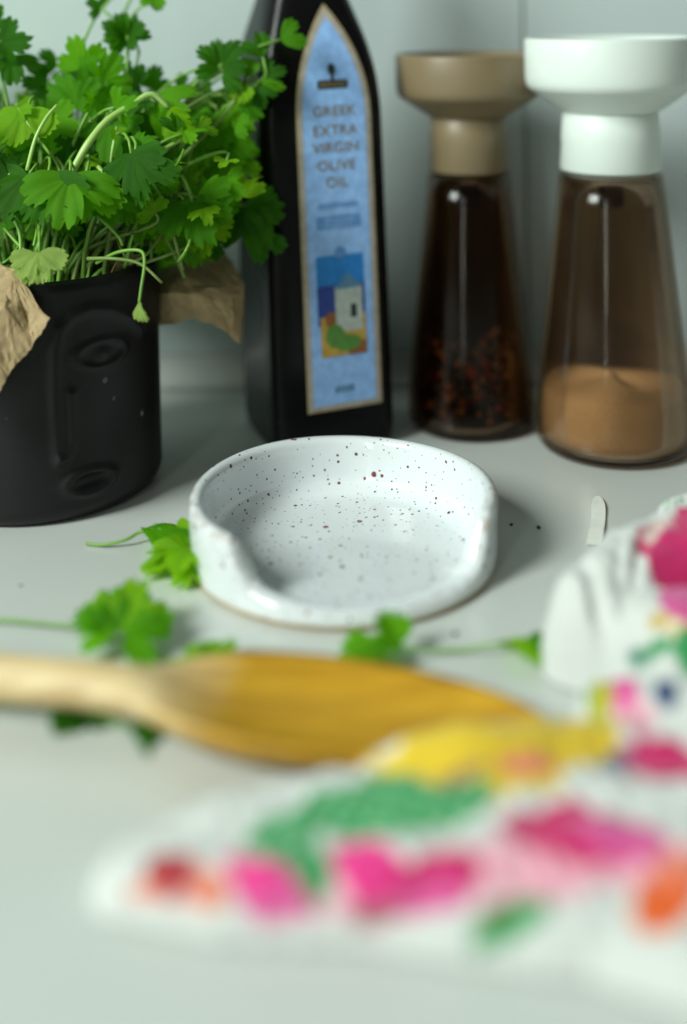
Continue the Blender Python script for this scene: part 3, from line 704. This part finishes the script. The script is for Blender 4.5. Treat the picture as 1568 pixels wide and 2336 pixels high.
# dense inside of the plant
for k in range(105):
    px = random.uniform(-60, 500); py = random.uniform(230, 560)
    if (px > 380 and py < 270) or py < 215 + abs(px - 230) * .25: continue
    if (px - 220) ** 2 / 330 ** 2 + (py - 420) ** 2 / 230 ** 2 > 1: continue
    hero(px, py, random.uniform(.075, .125), random.uniform(55, 105), random.uniform(0, 360), random.uniform(-10, 55), random.uniform(-40, 40),
         random.choice((0, 1, 2, 4, 7, 8, 9, 9)), random.choice((G, G, G, D_, D_, LT)), k % 2 == 0)
def foliage(lst):
    mats, V, F, MI, UVS = [], [], [], [], []
    for b_, Y_, Z_, size, shape, m in lst:
        if m not in mats: mats.append(m)
        src = SHAPES[shape]; y = Vector(Y_).normalized(); z = Vector(Z_); z = (z - y * z.dot(y)).normalized(); x = y.cross(z); n0 = len(V); o_ = Vector(b_) - plant.location
        for v in src.vertices: V.append(o_ + (x * v.co.x + y * v.co.y + z * v.co.z) * size)
        uvd = src.uv_layers[0].data
        for p_ in src.polygons:
            F.append([i + n0 for i in p_.vertices]); MI.append(mats.index(m)); UVS += [tuple(uvd[l].uv) for l in p_.loop_indices]
    me = mesh('foliage', V, F); uvl = me.uv_layers.new(name='UVMap'); uvl.data.foreach_set('uv', np.array(UVS).ravel())
    for m in mats: me.materials.append(m)
    me.polygons.foreach_set('material_index', MI)
    return tag(link('foliage', me, None, plant), kind='stuff')
FOL = []
# the bush goes on to the left, beyond the edge of the picture
for k in range(80):
    a_ = random.uniform(0, 2 * math.pi); r_ = .105 * math.sqrt(random.random())
    b_ = Vector((PX - .055 + r_ * math.cos(a_), PY + .045 + .9 * r_ * math.sin(a_), PH + random.uniform(.0, .125)))
    u_ = 784 + FPX * b_.x / depth(b_)
    if u_ > -70 or b_.y > .20: continue
    Y_, Z_ = cam_axes(random.uniform(0, 360), random.uniform(-20, 70), random.uniform(-60, 60))
    FOL.append((b_, Y_, Z_, random.uniform(.022, .032), random.choice((0, 1, 2, 8, 9)), random.choice((D_, G, G))))
# fine bright stalks and young leaflets between the leaves
for k in range(26):
    px = random.uniform(90, 470); py = random.uniform(300, 540); yy = random.uniform(.045, .075); ln = random.uniform(60, 170); an_ = math.radians(random.uniform(-50, 60))
    x2, y2 = px + ln * math.sin(an_), py - ln * math.cos(an_)
    if y2 < 230 or (x2 > 400 and y2 < 300): continue
    pstem([(px, py, yy), ((px + x2) / 2 + random.uniform(-14, 14), (py + y2) / 2 - 6, yy + .004), (x2, y2, yy + .010)], .00075, .00055, random.choice((M_BRIGHT, M_STEM, M_STEM)))
    if k % 2: hero(x2, y2, yy + .010, random.uniform(40, 70), random.uniform(60, 200), random.uniform(0, 30), random.uniform(-40, 40), random.choice((7, 5, 9)), random.choice((LT, G, G)), False)
for k in range(46):      # small young leaves among the big ones
    px = random.uniform(20, 560); py = random.uniform(190, 520)
    if (px > 400 and py < 280) or py < 200 + abs(px - 230) * .22: continue
    hero(px, py, random.uniform(.052, .085), random.uniform(48, 84), random.uniform(0, 360), random.uniform(-10, 50), random.uniform(-45, 45), random.choice((4, 1, 7, 9)), random.choice((LT, LT, G, G, D_)), k % 3 == 0)
# foliage at the back of the pot
for k in range(75):
    px = random.uniform(-40, 470); py = random.uniform(230, 590)
    if (px > 360 and py < 270): continue
    y_ = random.uniform(.125, .172); b_ = at_y(px, py, y_); Y_, Z_ = cam_axes(random.uniform(0, 360), random.uniform(-20, 60), random.uniform(-60, 60))
    FOL.append((b_, Y_, Z_, random.uniform(.018, .027), random.choice((0, 1, 2, 8, 9)), random.choice((D_, D_, G))))
# the bright curved stems one sees in front
pstem([(165, 392, .045), (200, 330, .048), (245, 275, .054), (300, 240, .060), (345, 215, .063), (385, 245, .065)], .0019, .0012, M_BRIGHT)
pstem([(62, 390, .045), (80, 320, .048), (105, 270, .052), (130, 240, .056)], .0010, .0007, M_BRIGHT)
pstem([(150, 420, .06), (160, 350, .062), (185, 290, .066), (205, 250, .07)], .0012, .0008)
pstem([(330, 368, .06), (365, 345, .065), (410, 322, .07), (440, 315, .075)], .0010, .0009, M_BRIGHT)
pstem([(225, 380, .06), (245, 405, .055), (265, 430, .05)], .0011, .0010, M_BRIGHT)
pstem([(400, 440, .08), (430, 370, .085), (445, 320, .09), (480, 280, .095), (560, 190, .108), (625, 130, .110)], .0012, .0008)
pstem([(380, 260, .10), (430, 200, .108), (470, 155, .113), (505, 148, .115)], .0008, .0006)
pstem([(395, 280, .10), (450, 215, .108), (490, 170, .113), (520, 160, .115)], .0008, .0006)
pstem([(290, 190, .09), (291, 130, .097), (291, 80, .10)], .0009, .0007)
pstem([(185, 110, .10), (205, 65, .105), (225, 30, .11), (270, -20, .11)], .0008, .0006)
pstem([(20, 250, .08), (8, 190, .085), (2, 150, .088)], .0010, .0008)
pstem([(180, 470, .055), (230, 500, .045), (270, 540, .04), (280, 560, .04)], .0008, .0007)
pstem([(220, 600, .035), (270, 575, .030), (320, 572, .026), (330, 600, .022), (322, 660, .017), (318, 690, .015)], .0008, .0006, M_STEM)
pstem([(200, 590, .035), (260, 590, .03), (320, 602, .028), (370, 645, .025)], .0009, .0006, M_STEM2)
pstem([(78, 560, .03), (85, 520, .04), (82, 470, .05)], .0007, .0007, M_STEM)
pstem([(0, 460, .05), (25, 490, .045), (45, 530, .04), (48, 590, .035)], .0010, .0008, M_STEM)
pstem([(10, 520, .05), (35, 550, .045), (60, 575, .04)], .0008, .0007, M_STEM)
pstem([(440, 452, .062), (410, 400, .07), (380, 480, .08), (340, 560, .085)], .0008, .0008, M_STEM)
b = at_y(318, 688, .0148); Yd, Zd = cam_axes(168, 5, 55); leaf(plant, b, Yd, Zd, 52 * depth(b) / FPX, 5, M_PALE)
for k in range(34):     # low tangle of stalks at the mouth of the pot
    px = random.uniform(-30, 430); yy = random.uniform(.045, .10); x2 = px + random.uniform(-130, 130)
    pstem([(px, random.uniform(590, 640), yy), ((px + x2) / 2, random.uniform(520, 600), yy - .004), (x2, random.uniform(470, 590), yy + random.uniform(-.01, .02))], .0009, .0006, random.choice((M_STEM, M_STEM2, M_STEM2)))

foliage(FOL)

# ------------------------------------------------------------ loose sprigs on the worktop
def sprig(label_, leaves, stems, group='loose coriander sprigs'):
    b0 = at_z(leaves[0][0], leaves[0][1], 0)
    t = thing('coriander_sprig', (b0.x, b0.y, 0), label_, 'herb sprig', group)
    for px, py, z, sz, ang, lift, roll, shp, m in leaves:      # ang: degrees on the worktop, 0 = away from the camera, 90 = right
        b_ = at_z(px, py, z); a = R(ang)
        Yh = Vector((math.sin(a), math.cos(a), 0)); Xh = Vector((math.cos(a), -math.sin(a), 0)); up = Vector((0, 0, 1))
        Y = Yh * math.cos(R(lift)) + up * math.sin(R(lift)); Z = up * math.cos(R(lift)) - Yh * math.sin(R(lift))
        leaf(t, b_, Y, Z * math.cos(R(roll)) + Xh * math.sin(R(roll)), sz * .92, shp, m)
    for pl, r0, r1 in stems:
        P_ = [at_z(*q) for q in pl]
        pts = P_ if len(P_) < 3 else [p_ for i in range(len(P_) - 1) for p_ in [P_[i].lerp(P_[i + 1], j / 5) for j in range(5)]] + [P_[-1]]
        for _ in range(3): pts = [pts[0]] + [(pts[i - 1] + pts[i] * 2 + pts[i + 1]) / 4 for i in range(1, len(pts) - 1)] + [pts[-1]]
        stem(t, pts, r0, r1, M_STEM)
    return t
sprig('coriander sprig with thin curled stem tucked against the left side of the spoon rest',
      [(455, 1240, .009, .027, -103, -8, 12, 0, M_LIGHT), (445, 1262, .006, .026, -118, -4, -8, 2, M_LIGHT), (330, 1205, .005, .024, 80, 12, -25, 3, M_GREEN), (430, 1225, .011, .018, -60, 10, 20, 4, M_GREEN)],
      [([(196, 1240, .001), (240, 1244, .0012), (290, 1232, .003), (318, 1212, .005), (400, 1204, .008), (455, 1225, .009)], .0006, .0007)])
sprig('upright coriander leaf on a long stem entering from the left edge',
      [(262, 1442, .006, .0205, -48, 44, -14, 7, M_GREEN), (276, 1440, .006, .0225, 20, 50, 12, 9, M_LIGHT), (278, 1442, .006, .0220, 66, 34, 18, 7, M_GREEN), (262, 1446, .0065, .0170, -100, 10, -10, 7, M_GREEN), (290, 1448, .0065, .0205, 122, 6, 10, 7, M_GREEN)],
      [([(-60, 1412, .002), (20, 1414, .0025), (90, 1422, .002), (165, 1428, .003), (268, 1443, .006)], .0006, .0006)])
sprig('small coriander leaf half hidden behind the wooden spoon',
      [(470, 1512, .002, .015, 60, 24, 0, 8, M_LIGHT), (462, 1514, .002, .011, -40, 22, 0, 8, M_LIGHT)], [([(380, 1508, .001), (420, 1506, .0012), (470, 1512, .002)], .0005, .0005)])
sprig('coriander sprig in front of the spoon rest, its stem running right under the towel',
      [(925, 1482, .004, .030, -90, 3, 16, 7, M_GREEN), (880, 1488, .004, .020, -100, 0, -8, 5, M_GREEN), (900, 1484, .004, .0155, -12, 62, 20, 5, M_GREEN),
       (1150, 1464, .005, .018, 78, 10, -30, 3, M_LIGHT), (1195, 1462, .005, .018, 72, 16, -20, 3, M_GREEN)],
      [([(928, 1479, .005), (1000, 1484, .002), (1070, 1482, .002), (1150, 1464, .005)], .0007, .0006)])
sprig('dark coriander sprig lying under the handle of the wooden spoon',
      [(150, 1610, .002, .0165, 120, -2, 0, 8, M_DARK), (190, 1612, .002, .017, 168, 0, 0, 7, M_DARK), (300, 1660, .002, .019, 105, -2, 0, 7, M_DARK)],
      [([(-60, 1598, .001), (20, 1606, .0012), (90, 1606, .0012), (150, 1610, .002), (300, 1660, .002)], .0006, .0006)])
# crumbs
def crumb(px, py, r, label_):
    q = at_z(px, py, 0); bm = bmesh.new(); bmesh.ops.create_icosphere(bm, subdivisions=2, radius=r)
    for v in bm.verts: v.co = Vector((v.co.x * 1.15, v.co.y, v.co.z * .8)) * random.uniform(.85, 1.12)
    me = bpy.data.meshes.new('crumb'); bm.to_mesh(me); bm.free()
    o = link('herb_crumb', me, noisy('crumb_dark_green', (0.012, 0.03, 0.01), (0.02, 0.045, 0.014), 400, 0.7)); o.location = (q.x, q.y, r * .75)
    tag(o, label_, 'crumb', 'tiny dark crumbs on the worktop')
crumb(1167, 1199, .00075, 'tiny dark green crumb just right of the spoon rest')
crumb(1229, 1206, .00080, 'tiny dark green crumb between spoon rest and towel, farther from the rest')
crumb(1038, 1449, .00080, 'tiny grey-brown crumb in front of the spoon rest')
crumb(48, 1337, .00045, 'tiny dark crumb on bare worktop below the pot')

# ------------------------------------------------------------ wooden spoon
m_wood, nt, p = mat('spoon_wood')
tc = N(nt, 'ShaderNodeTexCoord'); mp = N(nt, 'ShaderNodeMapping'); mp.inputs['Scale'].default_value = (14, 260, 180); L(nt, tc.outputs['Object'], mp.inputs['Vector'])
nz = N(nt, 'ShaderNodeTexNoise', Scale=1.0, Detail=5); L(nt, mp.outputs['Vector'], nz.inputs['Vector'])
at = N(nt, 'ShaderNodeAttribute', attribute_name='stain')
n2 = N(nt, 'ShaderNodeTexNoise', Scale=45.0, Detail=3); L(nt, tc.outputs['Object'], n2.inputs['Vector'])
stn = math_(nt, 'ADD', at.outputs['Fac'], math_(nt, 'MULTIPLY', math_(nt, 'SUBTRACT', n2.outputs['Fac'], 0.5), 0.35))
gr_ = ramp(nt, nz.outputs['Fac'], [(0.32, 0.0), (0.68, 1.0)])
pale = mixc(nt, gr_, (0.50, 0.34, 0.15), (0.72, 0.56, 0.30)); dk = mixc(nt, gr_, (0.36, 0.175, 0.006), (0.60, 0.33, 0.014))
L(nt, mixc(nt, ramp(nt, stn, [(0.10, 0.0), (0.85, 1.0)]), pale, dk), p.inputs['Base Color']); p.inputs['Roughness'].default_value = 0.45; p.inputs['Specular IOR Level'].default_value = 0.35
def spoon():
    # stations: distance along the axis, half width, rim height, dish depth (negative = domed), under depth
    A0, A1 = at_z(-160, 1528, .014), at_z(1262, 1668, .012)
    ax = (A1 - A0); Ln = ax.length; ax.normalize(); sd = Vector((-ax.y, ax.x, 0)).normalized()
    def px_t(px): # axis parameter at a photo column
        lo, hi = 0.0, 1.0
        for _ in range(40):
            mid = (lo + hi) / 2; q = A0 + ax * Ln * mid; d_ = q - CAM
            if 784 + FPX * d_.x / depth(q) < px: lo = mid
            else: hi = mid
        return lo
    ST = [(-160, .0068, .0150, -.0060, .006), (60, .0070, .0145, -.0060, .006), (200, .0076, .0150, -.0055, .006), (300, .0090, .0155, -.0040, .0070), (360, .0118, .0160, -.0015, .0090),
          (410, .0155, .0165, .0015, .0110), (480, .0196, .0166, .0040, .0130), (580, .0228, .0162, .0062, .0140), (700, .0240, .0156, .0074, .0136), (820, .0236, .0150, .0076, .0132),
          (940, .0220, .0143, .0070, .0124), (1050, .0190, .0136, .0058, .0114), (1140, .0150, .0130, .0040, .0098), (1200, .0108, .0125, .0022, .0076), (1240, .0062, .0120, .0008, .0042), (1256, .0018, .0117, .0001, .0012)]
    ts = np.array([px_t(s[0]) for s in ST]); par = np.array([s[1:] for s in ST])
    ns, nu = 90, 20; V, F, AT = [], [], []
    for i in range(ns + 1):
        t = ts[0] + (ts[-1] - ts[0]) * (i / ns); w, rim, dp, un = [float(np.interp(t, ts, par[:, k])) for k in range(4)]
        c_ = A0 + ax * Ln * t; base_z = 0.0015
        for j in range(nu + 1):
            u = -1 + 2 * j / nu; V.append(c_ + sd * (w * u) + Vector((0, 0, rim - c_.z - dp * (1 - abs(u) ** 2.2)))); 
        for j in range(nu + 1):
            u = 1 - 2 * j / nu
            zb = rim - .0018 - un * (1 - abs(u) ** 2.4) ** .8
            V.append(c_ + sd * (w * u * 1.0) + Vector((0, 0, max(zb, base_z) - c_.z)))
        st_ = float(sstep(0.0, 1.0, np.array((t - px_tv[0]) / (px_tv[1] - px_tv[0])))) if False else float(np.clip((t - np.interp(330, [s[0] for s in ST], ts)) / (np.interp(560, [s[0] for s in ST], ts) - np.interp(330, [s[0] for s in ST], ts)), 0, 1))
        AT += [st_] * (2 * (nu + 1))
    m_ = 2 * (nu + 1)
    for i in range(ns):
        for j in range(m_):
            j2 = (j + 1) % m_; F.append((i * m_ + j, i * m_ + j2, (i + 1) * m_ + j2, (i + 1) * m_ + j))
    F.append(tuple(range(m_ - 1, -1, -1))); F.append(tuple(range(ns * m_, (ns + 1) * m_)))
    me = mesh('wooden_spoon', V, F); a_ = me.attributes.new('stain', 'FLOAT', 'POINT'); a_.data.foreach_set('value', AT); return me
so = link('wooden_spoon', spoon(), m_wood)
tag(so, 'wooden spoon with pale handle and oiled ochre bowl lying on the worktop', 'spoon')

# ------------------------------------------------------------ printed tea towel
DX = .0007
gx = np.arange(-.085, .200, DX); gy = np.arange(-.262, .010, DX)
X, Y = np.meshgrid(gx, gy)
def fold(pts, w, e=2.4, p_=.5):
    """rolled fold of cloth: pts are (px, py, crest height)"""
    H = np.zeros_like(X); W_ = w if hasattr(w, '__len__') else [w] * len(pts)
    P_ = [at_z(a, b_, c_) for a, b_, c_ in pts]
    for i in range(len(P_) - 1):
        a, b_ = P_[i], P_[i + 1]; dx, dy = b_.x - a.x, b_.y - a.y
        t = np.clip(((X - a.x) * dx + (Y - a.y) * dy) / (dx * dx + dy * dy + 1e-12), 0, 1)
        d_ = np.hypot(X - a.x - t * dx, Y - a.y - t * dy); z = pts[i][2] + (pts[i + 1][2] - pts[i][2]) * t; ww = W_[i] + (W_[i + 1] - W_[i]) * t
        H = np.maximum(H, z * np.clip(1 - (d_ / ww) ** e, 0, 1) ** p_)
    return H
FOLDS = [
 fold([(1345, 1300, .032), (1450, 1228, .036), (1580, 1185, .038), (1760, 1165, .040)], [.015, .020, .026, .030], 3.0, .4),     # rolled back bundle
 fold([(1322, 1352, .026), (1560, 1370, .030), (1800, 1380, .03)], [.013, .020, .024], 2.8, .42),
 fold([(1512, 1136, .030), (1640, 1112, .034), (1760, 1100, .034)], [.0040, .006, .008], 2.2, .5),
 fold([(1390, 1560, .022), (1560, 1570, .026), (1800, 1570, .026)], [.012, .016, .02], 2.4, .5),
 fold([(850, 1730, .013), (940, 1690, .020), (1080, 1665, .024), (1240, 1665, .022), (1400, 1660, .020), (1700, 1640, .022)], [.006, .010, .012, .013, .013, .014]),
 fold([(330, 1940, .010), (520, 1850, .012), (760, 1800, .014), (1000, 1790, .016), (1300, 1790, .017), (1700, 1780, .018)], [.012, .015, .017, .017, .018, .018]),
 fold([(290, 1965, .009), (520, 1960, .012), (800, 1945, .014), (1100, 1920, .016), (1400, 1890, .019), (1750, 1900, .019)], [.009, .012, .013, .013, .014, .015]),
 fold([(560, 2010, .007), (800, 2030, .008), (1000, 2030, .010), (1250, 2030, .012), (1700, 2010, .015)], [.007, .008, .010, .012, .014]),
 fold([(1230, 2085, .006), (1400, 2105, .009), (1700, 2150, .011)], [.006, .009, .012]),
]
Hh = np.zeros_like(X)
for f_ in FOLDS: Hh = np.maximum(Hh, f_)
inside = Hh > 1e-5
def wav(ax_, ay_, ph_): return np.sin(X * ax_ + Y * ay_ + ph_)
wr = .0006 * wav(190, 90, 1) * wav(60, -210, 2) + .0004 * wav(420, 160, .3) * wav(-130, 380, 1.4) + .00025 * wav(800, -300, .8) * wav(260, 700, 0)
def vr(cx, cy, ang, ln, wd, am):      # single wrinkle
    c_ = at_z(cx, cy, .03); ca, sa = math.cos(R(ang)), math.sin(R(ang)); u = (X - c_.x) * ca + (Y - c_.y) * sa; v = -(X - c_.x) * sa + (Y - c_.y) * ca
    return am * np.exp(-(u / ln) ** 2 - (v / wd) ** 2)
for a_ in ((1415, 1300, 72, .012, .0022, -.0022), (1455, 1290, 66, .012, .0024, -.0030), (1490, 1260, 60, .012, .0026, -.0024), (1435, 1330, 78, .014, .002, .0012), (1475, 1310, 64, .014, .002, .0012), (1362, 1345, 96, .020, .0030, -.0030), (1368, 1420, 84, .016, .0030, -.0030), (1400, 1400, 100, .016, .0026, -.0028), (1445, 1420, 80, .014, .0028, -.0026), (1420, 1360, 60, .010, .0024, -.0026), (1310, 1420, 96, .014, .003, -.0018)):
    wr = wr + vr(*a_)
k_ = 3                                  # soften the valleys between folds
Hs = Hh.copy()
for _ in range(10):
    Hs[1:-1, 1:-1] = (Hs[1:-1, 1:-1] * 2 + Hs[2:, 1:-1] + Hs[:-2, 1:-1] + Hs[1:-1, 2:] + Hs[1:-1, :-2]) / 6
Zc = np.where(inside, np.maximum(Hs, Hh * .9) + wr * np.clip(Hs / .008, 0, 1), 0) + .0008
dzy = np.hypot(DX, np.diff(Zc, axis=0)); Sarc = np.vstack([np.zeros((1, X.shape[1])), np.cumsum(dzy, 0)])
Xarc = X
def cast(px, py):
    d_ = ray(px, py); best = None
    for k in range(900):
        z = .06 - k * .06 / 899; q = CAM + d_ * ((z - CAM_H) / d_.z)
        i = int(round((q.y - gy[0]) / DX)); j = int(round((q.x - gx[0]) / DX))
        if 0 <= i < len(gy) and 0 <= j < len(gx):
            if Zc[i, j] >= z: cast.d = q.y - CAM_Y; return np.array([Xarc[i, j], Sarc[i, j]])
            best = np.array([Xarc[i, j], Sarc[i, j]])
        else: best = np.array([q.x, q.y - gy[0]]) if best is None else best
    return best
Ccol = np.empty(X.shape + (4,)); Ccol[...] = (0.60, 0.615, 0.585, 1)
wob = .12 * (wav(300, 140, 0) + wav(-170, 350, 2) + .6 * wav(700, 500, 1))
def blot(px, py, rx, ry, ang, c_, soft=.06, jag=1.0, tex=None):
    c0 = cast(px, py); dd_ = getattr(cast, 'd', .3) / FPX; ca, sa = math.cos(R(ang)), math.sin(R(ang))
    a1 = (cast(px + rx * ca, py + rx * sa) - cast(px - rx * ca, py - rx * sa)) / 2
    a2 = (cast(px - ry * sa, py + ry * ca) - cast(px + ry * sa, py - ry * ca)) / 2
    for v, r_ in ((a1, rx), (a2, ry)):
        n_ = np.hypot(*v); lim = max(.002, r_ * dd_ * 2.2)
        if n_ > lim: v *= lim / n_
    M = np.array([a1, a2]).T
    if abs(np.linalg.det(M)) < 1e-9: return
    Mi = np.linalg.inv(M); u = Xarc - c0[0]; v = Sarc - c0[1]
    rr_ = np.hypot(Mi[0, 0] * u + Mi[0, 1] * v, Mi[1, 0] * u + Mi[1, 1] * v) * (1 + wob * jag)
    f_ = (1 - sstep(1 - soft, 1 + soft, rr_))[..., None]
    cc = np.array(c_ + (1,)) * np.ones_like(Ccol)
    if tex is not None:
        tt = (np.sin(u * 900 + v * 300) * np.sin(v * 1000 - u * 260) > .35)[..., None]; cc = np.where(tt, np.array(tex + (1,)), cc)
    Ccol[:] = Ccol * (1 - f_) + cc * f_
MAG, PNK, HOT, PAL, GRN, GRN2 = (0.52, 0.018, 0.12), (0.62, 0.09, 0.28), (0.75, 0.04, 0.24), (0.74, 0.36, 0.44), (0.035, 0.27, 0.085), (0.20, 0.42, 0.24)
YEL, ORG, NAV, RED, SAL = (0.66, 0.46, 0.03), (0.70, 0.11, 0.02), (0.025, 0.05, 0.14), (0.34, 0.02, 0.035), (0.66, 0.20, 0.13)
for a_ in [
 (1250, 1985, 330, 66, -4, PAL, .2), (640, 1995, 150, 44, 10, PAL, .3), (900, 2050, 200, 44, -6, PAL, .3), (1400, 1930, 200, 40, 8, PAL, .3), (420, 2020, 90, 50, 0, (0.68, 0.44, 0.42), .3),
 (1570, 1320, 88, 88, 0, MAG, .05, .3), (1590, 1360, 70, 62, -35, PNK, .05, .4), (1530, 1428, 55, 26, 0, (0.55, 0.40, 0.16), .2), (1545, 1428, 18, 12, 0, (0.75, 0.68, 0.5), .2), (1500, 1210, 40, 16, -30, (0.62, 0.45, 0.42), .4),
 (1505, 1478, 60, 24, -12, GRN, .1), (1570, 1490, 30, 60, 0, GRN, .1), (1460, 1500, 22, 14, 0, (0.09, 0.16, 0.20), .2), (1522, 1568, 26, 26, 0, NAV, .15), (1430, 1595, 34, 55, -20, PNK, .1), (1425, 1590, 60, 80, -20, PAL, .3) if False else (1445, 1640, 44, 34, 0, PAL, .3),
 (1340, 1570, 22, 56, 0, GRN, .1), (1510, 1750, 100, 44, 8, MAG, .1), (1430, 1722, 60, 24, 20, (0.45, 0.06, 0.16), .1), (1390, 1742, 50, 20, 10, (0.12, 0.14, 0.22), .3),
 (1085, 1700, 235, 62, -9, YEL, .08), (1310, 1668, 110, 40, -4, YEL, .1), (1370, 1640, 30, 46, 0, (0.40, 0.38, 0.03), .2), (1200, 1745, 70, 16, -4, SAL, .2), (1060, 1768, 60, 16, -8, (0.35, 0.18, 0.10), .3),
 (815, 1742, 75, 42, -20, PAL, .2), (860, 1862, 190, 52, -8, GRN, .08, 1.2, GRN2), (1030, 1830, 90, 52, -10, GRN, .1, 1.2, GRN2), (660, 1915, 80, 66, 30, GRN, .08, 1.2, GRN2), (722, 1995, 46, 70, 0, GRN, .1), (745, 1915, 28, 30, 0, (0.55, 0.64, 0.56), .2),
 (850, 1985, 92, 80, 10, HOT, .08), (1000, 2005, 120, 52, -8, MAG, .1), (980, 2062, 110, 30, -12, PNK, .2), (850, 2092, 70, 26, 0, (0.32, 0.10, 0.12), .2),
 (600, 2020, 92, 62, 25, PNK, .1), (560, 1985, 60, 34, 10, HOT, .2), (690, 2075, 60, 30, 30, PNK, .2), (480, 2030, 52, 50, 0, SAL, .15), (378, 1992, 58, 52, -30, RED, .08), (330, 2040, 40, 26, -30, SAL, .3),
 (1300, 1872, 160, 60, 8, MAG, .08), (1420, 1905, 140, 40, 14, PNK, .12), (1170, 2100, 82, 46, -25, GRN, .08), (1130, 2070, 50, 20, -20, (0.25, 0.14, 0.10), .3), (1530, 2040, 84, 66, -30, ORG, .1), (1540, 1975, 60, 40, 0, SAL, .2),
 ]: blot(*a_)
# the towel's hem edge with its printed green leaf, seen at the very right
blot(1516, 1160, 28, 16, -25, (0.008, 0.17, 0.05), .1); blot(1540, 1146, 22, 10, -20, (0.008, 0.17, 0.05), .1); blot(1522, 1156, 8, 5, -20, (0.5, 0.6, 0.5), .2)
ins = inside[:-1, :-1] | inside[1:, :-1] | inside[:-1, 1:] | inside[1:, 1:]
idx = np.full(X.shape, -1, int); need = np.zeros(X.shape, bool)
for a_, b_ in ((0, 0), (1, 0), (0, 1), (1, 1)): need[a_:X.shape[0] - 1 + a_, b_:X.shape[1] - 1 + b_] |= ins
idx[need] = np.arange(need.sum())
VV = np.stack([X[need], Y[need], Zc[need]], 1)
ii, jj = np.nonzero(ins); FF = np.stack([idx[ii, jj], idx[ii, jj + 1], idx[ii + 1, jj + 1], idx[ii + 1, jj]], 1)
me = bpy.data.meshes.new('tea_towel'); me.from_pydata(VV.tolist(), [], FF.tolist()); me.update()
ca = me.color_attributes.new('col', 'FLOAT_COLOR', 'POINT'); ca.data.foreach_set('color', Ccol[need].ravel())
m_cloth = attr_mat('printed_cotton', 0.85, 0.2, 0.35, 1600, 0.25)
towel = thing('tea_towel', (at_z(1000, 1900, 0).x, at_z(1000, 1900, 0).y, 0), 'crumpled white tea towel printed with pink, green and yellow flowers', 'tea towel')
tw = link('cloth', me, m_cloth, towel); tw.location = -towel.location
V, F = [], []  # flat white strip on the worktop, running back from the towel bundle
for i in range(17):
    q = i / 16; c_ = at_z(1354 + 5 * q, 1240 - 108 * q, .001); z = .0006 + .0004 * math.sin(q * 6) ** 2
    for s_, o_ in ((-1, 0), (1, 0), (1, .0004), (-1, .0004)): V.append((c_.x + .0016 * math.sin(q * 2.6) + s_ * .0031 * math.sqrt(max(.04, 1 - max(0, (q - .72) / .30) ** 2)), c_.y, z + o_))
for i in range(16):
    for k in range(4): F.append((i * 4 + k, i * 4 + (k + 1) % 4, (i + 1) * 4 + (k + 1) % 4, (i + 1) * 4 + k))
F += [(3, 2, 1, 0), (64, 65, 66, 67)]
hl = link('white_strip', mesh('white_strip', V, F), noisy('strip_white', (0.72, 0.72, 0.66), (0.78, 0.78, 0.72), 300, 0.9, 0.3, 900), towel, False); hl.location = -towel.location
